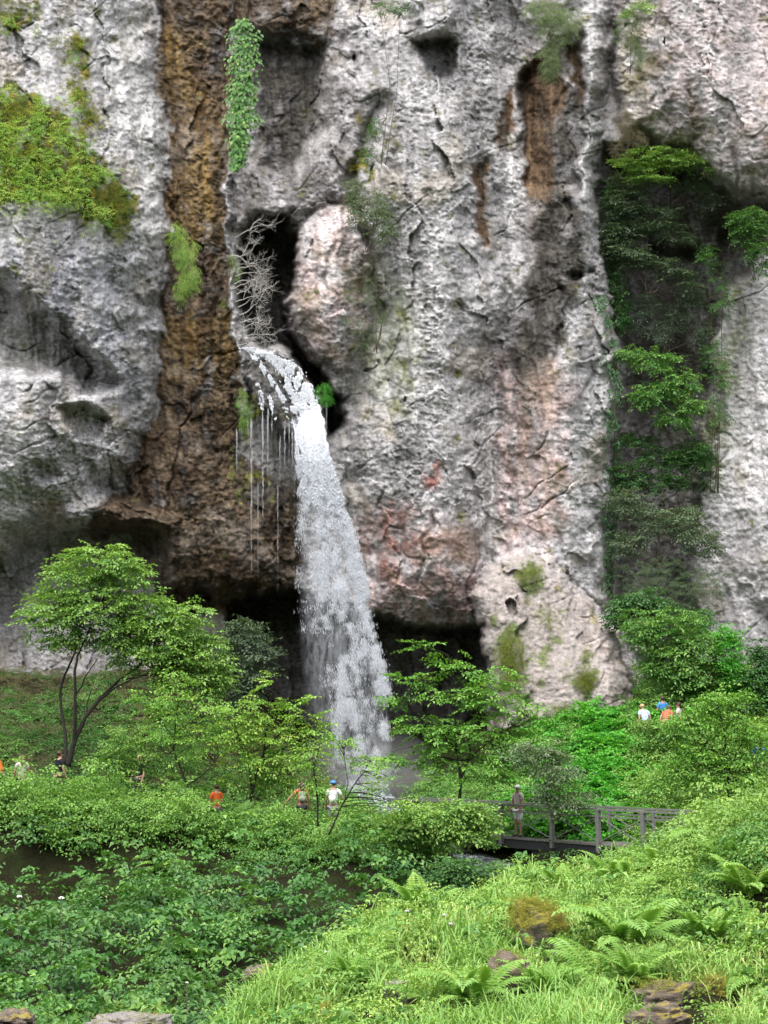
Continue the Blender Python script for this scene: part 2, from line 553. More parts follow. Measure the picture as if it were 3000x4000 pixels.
M['red'] = area([(1640, 1830), (1700, 1815), (1735, 1870), (1700, 1900), (1650, 1880)], 16)
M['red'] = np.maximum(M['red'], .8 * line([(1530, 1980), (1525, 2080), (1520, 2180)], 30, 30))
M['red'] = np.maximum(M['red'], .35 * area([(1440, 2150), (1640, 2050), (1760, 2250), (1500, 2300)], 60))
M['white'] = line([(1905, 1480), (1915, 1800), (1925, 2150)], 20, 18)
M['white'] = np.maximum(M['white'], .8 * area([(330, -300), (560, -300), (600, 200), (650, 700), (640, 1000), (560, 900), (500, 500), (400, 200)], 60))
M['white'] = np.maximum(M['white'], .3 * area([(1850, 2340), (1890, 2250), (1990, 2170), (2030, 2180), (1990, 2300), (1930, 2480)], 26))
M['white'] = np.maximum(M['white'], .75 * line([(2360, 1400), (2395, 1500), (2390, 1680)], 32, 22))
M['white'] = np.maximum(M['white'], .5 * line([(2345, 0), (2290, 500), (2280, 900)], 40, 34))
M['moss'] = area([(-500, 300), (0, 330), (180, 380), (330, 560), (420, 660), (520, 720), (545, 850), (480, 930), (380, 900), (200, 820), (0, 800), (-500, 760)], 40)
M['moss'] = np.maximum(M['moss'], .7 * area([(230, 100), (330, 130), (400, 420), (380, 650), (270, 500)], 50))
M['moss'] = np.maximum(M['moss'], .55 * area([(-200, -100), (160, -60), (180, 120), (60, 140), (-200, 60)], 40))
M['moss'] = np.maximum(M['moss'], .0 * area([(1990, 2180), (2080, 2170), (2150, 2260), (2090, 2330), (2000, 2290)], 26))
M['moss'] = np.maximum(M['moss'], .0 * area([(1910, 2430), (2020, 2410), (2090, 2560), (2060, 2720), (1930, 2690)], 30))
M['moss'] = np.maximum(M['moss'], .0 * area([(2230, 2570), (2330, 2560), (2360, 2640), (2280, 2720), (2220, 2640)], 30))
M['moss'] = np.maximum(M['moss'], .5 * area([(1400, 480), (1480, 420), (1500, 600), (1420, 800), (1370, 760)], 40))
M['moss'] = np.maximum(M['moss'], .5 * area([(900, 1700), (1000, 1660), (1060, 1950), (930, 2000)], 40))
M['moss'] = np.maximum(M['moss'], .4 * line([(2330, 1150), (2395, 1450), (2400, 1900), (2380, 2250)], 26, 26))
M['green'] = .7 * area([(1280, 1000), (1500, 1050), (1640, 1250), (1600, 1650), (1420, 1560), (1330, 1480), (1440, 1250)], 80)
M['green'] = np.maximum(M['green'], .8 * area([(2650, 850), (2880, 1080), (2900, 1500), (2800, 1900), (2650, 2000), (2600, 1200)], 90))
M['green'] = np.maximum(M['green'], .5 * area([(2420, 0), (2560, 100), (2520, 560), (2420, 560)], 50))
M['green'] = np.maximum(M['green'], .5 * area([(-400, 1150), (100, 1250), (250, 1450), (0, 1430), (-400, 1400)], 60))

FS = 4.0
fu = np.arange(-400, 3400.1, FS)
fv = np.arange(-540, 3110.1, FS)
UU, VV = np.meshgrid(fu, fv)
UU = UU.ravel().astype(np.float32)
VV = VV.ravel().astype(np.float32)
XX, ZZ = (UU - 1500) * .0122, (2000 - VV) * .0122        # metres on the face
wu = 26 * fbm(XX / 1.5, ZZ / 1.5, 3.3, 4, 31) + 4.5 * fbm(XX / .5, ZZ / .42, 8.1, 3, 36, .6)
wv = 26 * fbm(XX / 1.5, ZZ / 1.5, 7.7, 4, 47) + 5 * fbm(XX / .55, ZZ / .35, 2.6, 3, 49, .6)
d0 = grid_sample(D, UU + wu, VV + wv).astype(np.float32)
P3 = (XX, ZZ, d0 * .8)
mk = {k: grid_sample(m, UU + 1.5 * wu, VV + 1.5 * wv).astype(np.float32) for k, m in M.items()}

lump = fbm(XX / 5.0, ZZ / 6.5, d0 / 6, 2, 2, .35)
rid = fbm(XX / 1.7, ZZ / 2.0, d0 / 3, 4, 9, .55, True)
wx1, wz1 = pn(XX / .9, ZZ / .9, 0, 61), pn(XX / .9, ZZ / .9, 5, 62)
# tilted slabby blocks of two sizes
q1x, q1z = (XX * .94 + ZZ * .34) / 1.25 + wx1 * .5, (ZZ * .94 - XX * .34) / .62 + wz1 * .5
f1, f2, c1, o1x, o1z = cells(q1x, q1z, 1)
blk = (c1 - .5) * .9 + o1x * .35 - o1z * .55
q2x, q2z = (XX * .9 - ZZ * .42) / .46 + wx1 * .6, (ZZ * .9 + XX * .42) / .27 + wz1 * .6
g1, g2, c2, o2x, o2z = cells(q2x, q2z, 2)
blk2 = (c2 - .5) * .9 + o2x * .3 - o2z * .55
fine = fbm(XX / .3, ZZ / .24, d0 / .4, 3, 15, .6)
# rougher and smoother zones
zone = .35 + .85 * sstep(-.25, .25, pn(XX / 3.2, ZZ / 4.6, 1.0, 77) + .3 * pn(XX / 1.1, ZZ / 1.5, 3.0, 78))
streak = fbm(XX / .45, ZZ / 7.0, 0, 3, 21)
joint = sstep(.06, .0, np.abs(pn(XX / 2.6 + wx1 * .16, ZZ / 12, 2, 88))) * sstep(-.05, .3, pn(XX / 4, ZZ / 6, 4, 89))
joint2 = sstep(.03, .0, np.abs(pn((XX * .8 + ZZ * .5) / 5.0, (ZZ * .85 - XX * .5) / 1.7 + wz1 * .15, 3, 98))) * sstep(.05, .3, pn(XX / 3, ZZ / 3, 6, 99))
smooth = np.clip(.55 * mk['brown2'] + .45 * mk['white'] + .5 * mk['dark'] + .3 * (mk['pink'] > .3) + .45 * mk['wedge'] + .55 * mk['blue'], 0, .75)
h1, h2, c3, o3x, o3z = cells((XX * .93 + ZZ * .3) / .26 + wx1 * .8 + fine * .35, (ZZ * .93 - XX * .3) / .15 + wz1 * .8, 3)
crack = sstep(.08, .0, f2 - f1) * .7 + sstep(.12, .0, g2 - g1) * .45
K1, K2, ck, okx, okz = cells((XX * .97 + ZZ * .22) / 2.3 + .35 * wx1 + .4 * pn(XX / 3, ZZ / 5, 1, 131), (ZZ * .97 - XX * .22) / 4.6 + .25 * wz1, 7)
slab = (ck - .5) * .5 + okx * (.7 * np.sin(ck * 40)) + okz * (.35 * np.cos(ck * 57) - .3)
J1, J2, cj, ojx, ojz = cells((XX * .95 + ZZ * .3) / .85 + .5 * wx1, (ZZ * .95 - XX * .3) / 1.15 + .5 * wz1, 8)
mid = (cj - .5) * .5 + ojx * (.9 * np.sin(cj * 50)) + ojz * (.7 * np.cos(cj * 37) - .5)
rib = fbm((XX + .12 * ZZ) / 1.5, ZZ / 16, 0, 3, 141, .5, True)
disp = -.36 * lump - .50 * slab * (1 - .4 * smooth) - .42 * (rib - .3) * (1 - .5 * mk['wedge']) + zone * (1 - smooth) * (-.14 * mid - .018 * blk2 - .012 * (c3 - .5) - .03 * fine + .035 * crack) - smooth * .12 * streak - .06 * fine
disp += .26 * joint + .16 * joint2
disp += -.10 * mk['brown'] * fbm(XX / .8, ZZ / .9, d0 / 2, 3, 41, .6, True)
yy = d0 + disp
Pw = at(UU, VV, yy)

# albedo
def lerp(a, b, t):
    return a + (np.asarray(b, np.float32) - a) * np.clip(t, 0, 1)[:, None]

n1 = fbm(XX / .8, ZZ / 1.0, d0, 4, 51)
n2 = fbm(XX / .22, ZZ / .16, d0 / .3, 3, 52, .65)
n3 = fbm(XX / 3.0, ZZ / 4.0, 0, 3, 53)
base = np.zeros((len(XX), 3), np.float32) + np.array([.348, .335, .338], np.float32)
tone = fbm(XX / 1.6, ZZ / 11.0, 0, 3, 121) + .7 * fbm((XX + .5 * ZZ) / 5, (ZZ - .4 * XX) / 9, 0, 3, 122)
k = np.clip(1.0 + .36 * tone + .12 * n1 + .24 * n2 + .22 * n3 + .10 * (c2 - .5) + .20 * (cj - .5) + .14 * (ck - .5) + .20 * (c3 - .5), .28, 1.8)
speck = fbm(XX / .21, ZZ / .14, 4, 2, 111, .6)
big = fbm(XX / .55, ZZ / .38, 6, 3, 112, .6)
k = k * (1 - .45 * zone * sstep(.27, .42, speck + .35 * big)) * (1 + .26 * zone * sstep(.24, .44, -speck + .3 * big)) * (1 + .28 * streak)
base *= k[:, None]
base = lerp(base, (.11, .11, .105), sstep(.28, .6, n3 + .4 * n1) * .4)
base = lerp(base, (.23, .20, .155), sstep(.18, .55, fbm(XX / 2.2, ZZ / 2.8, 9, 3, 54)) * .55)
base = lerp(base, base * np.array([.62, .66, .76], np.float32), mk['blue'] * (.5 + n1))
base = lerp(base, base * np.array([1.0, .765, .72], np.float32), mk['pink'] * (.75 + n1))
base = lerp(base, (.47, .465, .46), mk['white'] * (.62 + .8 * n2 + .4 * streak))
base = lerp(base, base * np.array([.60, .66, .44], np.float32), mk['green'] * (.7 + 1.2 * n1))
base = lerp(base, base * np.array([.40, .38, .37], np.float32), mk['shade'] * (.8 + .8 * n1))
base = lerp(base, np.array([.20, .178, .163], np.float32) * np.clip(.55 + .45 * k, .4, 1.3)[:, None], mk['wedge'] * .8)
base = lerp(base, np.array([.075, .092, .036], np.float32) * np.clip(1 + .9 * n2 + .5 * n1, .35, 1.9)[:, None], sstep(.4, .95, mk['grassy'] + .8 * n1 + .3 * n2))
brown = np.array([.066, .046, .029], np.float32) * np.clip(1 + .9 * n1 + .9 * n2 + .5 * streak, .25, 2.4)[:, None]
brown = lerp(brown, np.array([.125, .08, .028], np.float32) * np.clip(1 + .6 * n2 + .5 * streak, .4, 2)[:, None], mk['ochre'] * (.75 + .9 * streak))
brown = lerp(brown, np.array([.13, .108, .09], np.float32) * k[:, None], sstep(.1, .5, n3 + .5 * n1) * .6)
brown = lerp(brown, brown * np.array([.55, .50, .46], np.float32), sstep(.05, .5, fbm(XX / 1.6, ZZ / 3.0, 0, 3, 55)))
base = lerp(base, brown, sstep(.12, .85, mk['brown'] + .5 * n1 + .2 * n3))
b2 = np.array([.095, .062, .038], np.float32) * np.clip(1 + 1.1 * streak + .6 * n2, .3, 2)[:, None]
base = lerp(base, b2, mk['brown2'] * (1.05 + .7 * streak))
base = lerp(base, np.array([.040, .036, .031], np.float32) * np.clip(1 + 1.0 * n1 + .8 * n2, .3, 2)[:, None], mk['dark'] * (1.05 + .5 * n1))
base = lerp(base, (.25, .085, .055), mk['red'] * sstep(-.15, .35, n1 + n2 * .6) * .85)
mossc = lerp(np.zeros_like(base) + np.array([.05, .068, .014], np.float32), (.15, .125, .022), sstep(-.1, .35, fbm(XX / .5, ZZ / .6, 2, 3, 56)))
base = lerp(base, mossc * np.clip(1 + .8 * n2, .4, 1.8)[:, None], sstep(.35, .75, mk['moss'] * .9 + .55 * n1 + .25 * n2))
base = np.clip(base, .012, .72)

nu, nv = len(fu), len(fv)
ii = np.arange(nu * nv).reshape(nv, nu)
quads = np.stack([ii[:-1, :-1], ii[1:, :-1], ii[1:, 1:], ii[:-1, 1:]], -1).reshape(-1, 4)
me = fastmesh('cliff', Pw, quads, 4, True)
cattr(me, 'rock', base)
attr(me, 'wet', np.clip(mk['brown'] * .4 + mk['dark'] * .5 * (mk['brown'] + .2), 0, 1))
t = NT('limestone')
pos = t.n('ShaderNodeNewGeometry').outputs['Position']
col = t.attr('rock', 'Color')
nn = t.noise(5.0, 6, .72, pos)
n4 = t.noise(2.2, 5, .6, pos, .6)
col = t.mix(1.0, col, t.ramp(nn, [(.28, .55), (.5, 1.0), (.74, 1.4)]), 'MULTIPLY')
col = t.mix(t.math('MULTIPLY', t.ramp(n4, [(.55, 0.0), (.75, 1.0)]), .35), col, (.11, .11, .10))
p = t.n('ShaderNodeBsdfPrincipled')
t.l(col, p.inputs['Base Color'])
t.l(t.math('SUBTRACT', .88, t.math('MULTIPLY', t.attr('wet'), .5)), p.inputs['Roughness'])
p.inputs['Specular IOR Level'].default_value = .15
bp = t.n('ShaderNodeBump')
bp.inputs['Strength'].default_value = .55
bp.inputs['Distance'].default_value = .06
t.l(t.noise(11.0, 7, .7, pos), bp.inputs['Height'])
t.l(bp.outputs[0], p.inputs['Normal'])
t.l(p.outputs[0], t.out.inputs[0])
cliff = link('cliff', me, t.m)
tag(cliff, 'pale grey limestone cliff with brown water stains and dark caves', 'cliff', None, 'structure')
# ------------------------------------------------------------------ the ground
YL = np.array([-200, 0, 6, 10, 16, 20, 26, 33, 40, 43.2, 44.8, 47, 52, 57, 63, 75, 130.])
ZL = np.array([-1.7, -2.2, -3.2, -3.7, -4.1, -4.7, -5.2, -5.2, -5.3, -5.5, -2.7, -2.4, -1.7, .1, 2.4, 6, 6.])
YC = np.array([-200, 0, 6, 10, 16, 20, 26, 33, 40, 44, 47, 52, 57, 63, 75, 130.])
ZC = np.array([-1.7, -2.2, -3.4, -4.2, -4.6, -5.0, -5.6, -5.5, -4.6, -3.7, -3.15, -3.0, -2.4, -1.5, .5, .5])
YR = np.array([-200, 0, 10, 24, 30, 36, 42, 46, 50, 56, 62, 75, 130.])
ZR = np.array([-1.7, -2.0, -3.5, -5.6, -6.6, -6.6, -5.4, -4.2, -2.6, -.1, 2.0, 4, 4.])
STREAM = np.array([(-1.0, 63), (.5, 57), (3.0, 50.5), (4.2, 46), (3.0, 38), (-2.5, 31), (-7, 26.5), (-14, 22), (-30, 14)], float)


def polydist(x, y, P):
    d = np.full(np.shape(x), 1e9)
    for a, b in zip(P[:-1], P[1:]):
        e = b - a
        t = np.clip(((x - a[0]) * e[0] + (y - a[1]) * e[1]) / (e @ e), 0, 1)
        d = np.minimum(d, np.hypot(x - a[0] - t * e[0], y - a[1] - t * e[1]))
    return d


def near_mask(x, y):
    xb = np.interp(y, [-50, 0, 6, 10, 13, 16, 19, 21, 23, 24.5], [-30, -6, -2.4, -1.75, -1.75, -1.35, -.2, .9, 2.6, 4.4])
    n = pn(x / 2.2, y / 2.2, 4, 33) * .5
    return sstep(-.7, .5, x - xb + n) * sstep(25.2, 23.4, y + n)


def ground_z(x, y):
    x, y = np.asarray(x, float), np.asarray(y, float)
    zl, zc, zr = np.interp(y, YL, ZL), np.interp(y, YC, ZC), np.interp(y, YR, ZR)
    tl = sstep(-3.0, -10.5, x)
    tr = sstep(2.5, 8.5, x)
    z = zc * (1 - tl) * (1 - tr) + zl * tl + zr * tr
    ds = polydist(x, y, STREAM)
    z = z - 1.3 * sstep(2.4, .6, ds) * sstep(66, 60, y)
    zn = np.interp(y, [-200, -3, 0, 6, 12, 18, 24, 30], [-1.7, -1.7, -1.7, -2.15, -2.6, -2.32, -2.4, -2.5]) + np.clip(x, -4, 9) * .10 * sstep(10, 20, y)
    zn = zn + .62 * sstep(16.8, 17.35, y + .6 * pn(x / 1.1, 0, 3)) * sstep(3.7, 5.0, x + .3 * pn(y, x, 2)) * sstep(24.5, 21, y)
    zn = zn + .22 * pn(x / 1.6, y / 1.6, 0, 5) + .1 * pn(x / .6, y / .6, 0, 6)
    z = z + .35 * pn(x / 3.1, y / 3.1, 0, 8) + .12 * pn(x / .9, y / .9, 0, 9)
    m = near_mask(x, y)
    return z * (1 - m) + zn * m


def axis(segs):
    out = [segs[0][0]]
    for a, b, st in segs:
        n = max(1, int(round((b - a) / st)))
        out += list(a + (b - a) * (np.arange(n) + 1) / n)
    return np.array(out)


gx = axis([(-220, -40, 12), (-40, -20, 1.0), (-20, 20, .2), (20, 40, 1.0), (40, 220, 12)])
gy = axis([(-220, -10, 12), (-10, 5, .5), (5, 68, .2), (68, 76, 1), (76, 130, 9)])
GX, GY = np.meshgrid(gx, gy)
GZ = ground_z(GX, GY)
ii = np.arange(GX.size).reshape(GX.shape)
quads = np.stack([ii[:-1, :-1], ii[:-1, 1:], ii[1:, 1:], ii[1:, :-1]], -1).reshape(-1, 4)
me = fastmesh('ground', np.stack([GX, GY, GZ], -1).reshape(-1, 3), quads, 4, True)
t = NT('soil')
pos = t.n('ShaderNodeNewGeometry').outputs['Position']
c = t.ramp(t.noise(1.3, 6, .65, pos), [(.3, (.011, .009, .006)), (.5, (.017, .015, .008)), (.62, (.018, .026, .008)), (.75, (.04, .032, .019))])
c = t.mix(t.ramp(t.noise(14, 5, .7, pos), [(.4, 0.0), (.7, .7)]), c, (.03, .036, .014))
p = t.n('ShaderNodeBsdfPrincipled')
t.l(c, p.inputs['Base Color'])
p.inputs['Roughness'].default_value = .95
p.inputs['Specular IOR Level'].default_value = .05
bp = t.n('ShaderNodeBump')
bp.inputs['Distance'].default_value = .08
t.l(t.noise(8, 6, .7, pos), bp.inputs['Height'])
t.l(bp.outputs[0], p.inputs['Normal'])
t.l(p.outputs[0], t.out.inputs[0])
tag(link('ground', me, t.m), 'dark soil of the two banks and the slope below the cliff', 'ground', None, 'structure')

# unseen wooded slope added behind the camera to block low sky light
hx = np.linspace(-110, 110, 70)
ht = np.linspace(0, 1, 30)
HX, HT = np.meshgrid(hx, ht)
HY = -12 - 26 * HT + 2.5 * pn(HX / 9, HT * 4, 1, 7)
HZ = -2.5 + 34 * HT + 2.0 * pn(HX / 7, HT * 5, 3, 8)
ii = np.arange(HX.size).reshape(HX.shape)
quads = np.stack([ii[:-1, :-1], ii[1:, :-1], ii[1:, 1:], ii[:-1, 1:]], -1).reshape(-1, 4)
tag(link('hillside', fastmesh('hillside', np.stack([HX, HY, HZ], -1).reshape(-1, 3), quads, 4, True), simple('added_hillside', (.05, .08, .03), .95, .1, .5, 1.5)), 'unseen wooded slope added behind the camera to block low sky light', 'hillside', None, 'structure')

# stream under the bridge and the plunge pool
t = NT('stream_water')
pos = t.n('ShaderNodeNewGeometry').outputs['Position']
c = t.ramp(t.noise(3.0, 6, .7, pos, 1.0), [(.42, (.03, .045, .04)), (.55, (.25, .29, .29)), (.66, (.75, .78, .78))])
p = t.n('ShaderNodeBsdfPrincipled')
t.l(c, p.inputs['Base Color'])
p.inputs['Roughness'].default_value = .22
bp = t.n('ShaderNodeBump')
bp.inputs['Distance'].default_value = .05
t.l(t.noise(7, 4, .6, pos), bp.inputs['Height'])
t.l(bp.outputs[0], p.inputs['Normal'])
t.l(p.outputs[0], t.out.inputs[0])
WATER = t.m
V, Fq = [], []
S = np.array([np.array([np.interp(s, range(len(STREAM)), STREAM[:, k]) for k in (0, 1)]) for s in np.linspace(0, len(STREAM) - 1.001, 90)])
T = np.gradient(S, axis=0)
T /= np.linalg.norm(T, axis=1, keepdims=True)
zs = np.array([ground_z(a, b) for a, b in S])
zs = np.minimum.accumulate(zs + .28)
for i, (s, tt) in enumerate(zip(S, T)):
    for k in range(7):
        w = (k / 6 - .5) * 3.0
        V.append((s[0] - tt[1] * w, s[1] + tt[0] * w, zs[i] + .05 * pn(s[0] * 2 + k, s[1] * 2, k)))
ii = np.arange(len(V)).reshape(-1, 7)
quads = np.stack([ii[:-1, :-1], ii[:-1, 1:], ii[1:, 1:], ii[1:, :-1]], -1).reshape(-1, 4)
tag(link('stream', fastmesh('stream', np.array(V), quads, 4, True), WATER), 'foaming stream running from the foot of the waterfall under the footbridge', 'stream', None, 'structure')
# ------------------------------------------------------------------ leaf machinery
# a leaf frame is 12 numbers: foot (3), tip direction (3), upper side (3), length, width, tint
def norm(v):
    return v / (np.linalg.norm(v, axis=-1, keepdims=True) + 1e-9)


def frames(P, T, U, L, W, tint):
    n = len(P)
    f = np.zeros((n, 12))
    T = norm(T)
    U = U - (U * T).sum(1, keepdims=True) * T
    f[:, 0:3], f[:, 3:6], f[:, 6:9] = P, T, norm(U)
    f[:, 9], f[:, 10], f[:, 11] = L, W, tint
    return f


def place(proto, pos, rz, scale, tilt=None, tint=None, rng=RNG):
    """copies of a cluster of frames: proto (n,12) at pos (m,3), turned by rz (m), scaled (m); tilt (m,2): pitch along own x and roll"""
    m, n = len(pos), len(proto)
    c, s = np.cos(rz), np.sin(rz)
    Rm = np.zeros((m, 3, 3))
    Rm[:, 0, 0], Rm[:, 0, 1], Rm[:, 1, 0], Rm[:, 1, 1], Rm[:, 2, 2] = c, -s, s, c, 1
    if tilt is not None:
        cp, sp = np.cos(tilt[:, 0]), np.sin(tilt[:, 0])
        A = np.zeros((m, 3, 3))
        A[:, 0, 0], A[:, 0, 2], A[:, 2, 0], A[:, 2, 2], A[:, 1, 1] = cp, -sp, sp, cp, 1
        cr, sr = np.cos(tilt[:, 1]), np.sin(tilt[:, 1])
        B = np.zeros((m, 3, 3))
        B[:, 0, 0], B[:, 1, 1], B[:, 1, 2], B[:, 2, 1], B[:, 2, 2] = 1, cr, -sr, sr, cr
        Rm = Rm @ A @ B
    out = np.zeros((m, n, 12))
    out[:, :, 0:3] = np.einsum('mij,nj->mni', Rm, proto[:, 0:3]) * scale[:, None, None] + pos[:, None, :]
    out[:, :, 3:6] = np.einsum('mij,nj->mni', Rm, proto[:, 3:6])
    out[:, :, 6:9] = np.einsum('mij,nj->mni', Rm, proto[:, 6:9])
    out[:, :, 9:11] = proto[None, :, 9:11] * scale[:, None, None]
    out[:, :, 11] = proto[None, :, 11]
    if tint is not None:
        out[:, :, 11] += tint[:, None]
    return out.reshape(-1, 12)


def place_any(protos, pos, rz, scale, tilt=None, tint=None, rng=RNG):
    pick = rng.integers(0, len(protos), len(pos))
    o = []
    for i, p in enumerate(protos):
        k = pick == i
        if k.any():
            o.append(place(p, pos[k], rz[k], scale[k], None if tilt is None else tilt[k], None if tint is None else tint[k]))
    return np.concatenate(o)


def leaf_verts(f, fold=.22, curl=.18):
    P, T, U, L, Wd = f[:, 0:3], f[:, 3:6], f[:, 6:9], f[:, 9:10], f[:, 10:11]
    S = np.cross(T, U)
    a = P
    r = P + T * L * .42 + S * Wd * .5 + U * Wd * fold
    l = P + T * L * .42 - S * Wd * .5 + U * Wd * fold
    tip = P + T * L - U * L * curl
    return np.stack([a, r, tip, l], 1).reshape(-1, 3)


def leaf_mesh(name, f, mat, parent=None, fold=.22, curl=.18):
    V = leaf_verts(f, fold, curl)
    n = len(f)
    b = np.arange(n)[:, None] * 4
    tri = np.concatenate([b + np.array([0, 1, 2]), b + np.array([0, 2, 3])], 1).reshape(-1, 3)
    me = fastmesh(name, V, tri, 3)
    attr(me, 'tint', np.clip(np.repeat(f[:, 11], 4), 0, 1))
    return link(name, me, mat, parent)


def spray(rng, n=9, length=.7, leaf=.1, droop=.18, ratio=.62, subs=2, flat=.25):
    """a flat layered twig: leaves left and right of a midline along +x, with side twigs"""
    out = []

    def twig(o, ang, ln, k):
        t = np.linspace(.12, 1, k)
        d = np.array([math.cos(ang), math.sin(ang)])
        P = np.stack([o[0] + d[0] * ln * t, o[1] + d[1] * ln * t, o[2] - droop * ln * t * t + rng.normal(0, .012, k)], 1)
        side = np.where(np.arange(k) % 2 == 0, 1, -1) * rng.uniform(.6, 1.1, k)
        side[-1] *= .15
        a = ang + side
        T = np.stack([np.cos(a), np.sin(a), rng.normal(-.22, .22, k)], 1)
        U = np.stack([rng.normal(0, flat, k), rng.normal(0, flat, k), np.ones(k)], 1)
        L = leaf * rng.uniform(.7, 1.25, k)
        out.append(frames(P, T, U, L, L * ratio * rng.uniform(.85, 1.15, k), rng.normal(.42, .1, k) + .12 * t))

    twig((0, 0, 0), 0, length, n)
    for s in range(subs):
        x = length * (.15 + .5 * (s + rng.random()) / max(1, subs))
        sg = 1 if s % 2 else -1
        twig((x, 0, -droop * x * x / length), sg * rng.uniform(.6, .95), length * rng.uniform(.4, .65), max(4, int(n * .6)))
    return np.concatenate(out)


def fern_frames(rng, fronds=11, length=.75, pinn=15, spread=1.0, arch=1.0, pw=.19):
    """a rosette of arching fronds with tapering leaflets; also returns the midribs"""
    out, ribs = [], []
    for k in range(fronds):
        az = 2 * math.pi * (k + rng.uniform(-.3, .3)) / fronds
        ln = length * rng.uniform(.7, 1.1)
        el = math.radians(rng.uniform(52, 74)) if spread < 1.2 else math.radians(rng.uniform(30, 60))
        t = np.linspace(0, 1, pinn + 4)
        ang = el - arch * rng.uniform(.9, 1.35) * t ** 1.4 * 1.25
        dl = ln / (pinn + 3)
        r = np.concatenate([[0], np.cumsum(np.cos(ang[:-1]) * dl)])
        z = np.concatenate([[0], np.cumsum(np.sin(ang[:-1]) * dl)])
        d = np.array([math.cos(az), math.sin(az)])
        P = np.stack([d[0] * r, d[1] * r, z], 1)
        ribs.append(P)
        Tm = norm(np.gradient(P, axis=0))
        sd = np.array([-d[1], d[0], 0])
        up = np.cross(Tm, sd) * -1
        up = np.where(up[:, 2:3] < 0, -up, up)
        tt = t[3:]
        w = pw * ln / .75 * np.clip(np.sin(np.pi * np.clip(tt * .93 + .05, 0, 1)) ** .65, .12, 1) * (1.15 - .5 * tt)
        for s in (1, -1):
            T = sd * s * .9 + Tm[3:] * .42 + np.array([0, 0, -.12])
            out.append(frames(P[3:], T, up[3:] + rng.normal(0, .12, (len(tt), 3)), w * rng.uniform(.9, 1.1, len(tt)), np.full(len(tt), dl * 1.35), rng.normal(.45, .06, len(tt)) + rng.normal(0, .07)))
        out.append(frames(P[-1:], Tm[-1:], up[-1:], np.array([dl * 2]), np.array([dl]), np.array([.5])))
    return np.concatenate(out), ribs


def blades(pos, length, width, lean, tint, rng, up=None):
    """grass: strips of three bends; returns verts, tris, tints"""
    n = len(pos)
    az = rng.uniform(0, 2 * math.pi, n)
    d = np.stack([np.cos(az), np.sin(az), np.zeros(n)], 1)
    s = np.stack([-np.sin(az), np.cos(az), np.zeros(n)], 1)
    L, Wd, Q = length[:, None], width[:, None], lean[:, None]
    z = np.array([0, 0, 1.])
    if up is not None:
        z = up
    p1 = pos + z * L * .45 + d * L * Q * .16
    p2 = pos + z * L * (.82 - .1 * Q) + d * L * Q * .5
    p3 = pos + z * L * (1.0 - .42 * Q) + d * L * Q * .95
    V = np.stack([pos - s * Wd * .5, pos + s * Wd * .5, p1 - s * Wd * .5, p1 + s * Wd * .5, p2 - s * Wd * .33, p2 + s * Wd * .33, p3], 1).reshape(-1, 3)
    b = np.arange(n)[:, None] * 7
    tri = np.concatenate([b + np.array(x) for x in ((0, 1, 3), (0, 3, 2), (2, 3, 5), (2, 5, 4), (4, 5, 6))], 1).reshape(-1, 3)
    return V, tri, np.repeat(tint, 7)


def blade_mesh(name, parts, mat, parent=None):
    V, Tn, Tr, n = [], [], [], 0
    for v, tri, ti in parts:
        V.append(v)
        Tr.append(tri + n)
        Tn.append(ti)
        n += len(v)
    me = fastmesh(name, np.concatenate(V), np.concatenate(Tr), 3)
    attr(me, 'tint', np.clip(np.concatenate(Tn), 0, 1))
    return link(name, me, mat, parent)


LM = {
    'hazel': leafmat('hazel_leaf', (.026, .088, .018), (.078, .205, .042), (.26, .40, .09)),
    'bright': leafmat('bright_leaf', (.058, .165, .025), (.15, .32, .05), (.38, .50, .10)),
    'dark': leafmat('thicket_leaf', (.012, .05, .013), (.040, .122, .030), (.16, .29, .075)),
    'grey': leafmat('greyish_leaf', (.045, .072, .045), (.10, .15, .085), (.19, .25, .13)),
    'lush': leafmat('lush_leaf', (.022, .135, .012), (.058, .28, .024), (.16, .42, .05)),
    'fern': leafmat('fern_leaf', (.085, .20, .035), (.20, .36, .075), (.42, .52, .13)),
    'grass': leafmat('grass_blade', (.095, .23, .04), (.22, .38, .085), (.47, .48, .18)),
    'moss': leafmat('moss_tuft', (.07, .10, .016), (.16, .20, .022), (.30, .28, .04), .2),
    'dry': leafmat('dry_twig_leaf', (.09, .07, .045), (.14, .12, .07), (.2, .17, .09), .2),
}
BARK = simple('dark_bark', (.022, .019, .016), .9, .2, .5, 14)
BARK2 = simple('brown_bark', (.075, .06, .042), .9, .2, .45, 14)
TWIG = simple('grey_twig', (.38, .36, .34), .9, .2, .35, 20)

_r = np.random.default_rng(5)
SPR = [spray(_r, 9, .78, .14, .2, .62, 3) for _ in range(6)]          # hazel sprays
SPRS = [spray(_r, 8, .6, .09, .12, .6, 3) for _ in range(6)]          # small leaved sprays
SPRB = [spray(_r, 6, .55, .19, .25, .74, 2, .4) for _ in range(6)]      # broad leaves
SPRN = [spray(_r, 14, .8, .11, .35, .24, 4, .5) for _ in range(5)]     # narrow leaves


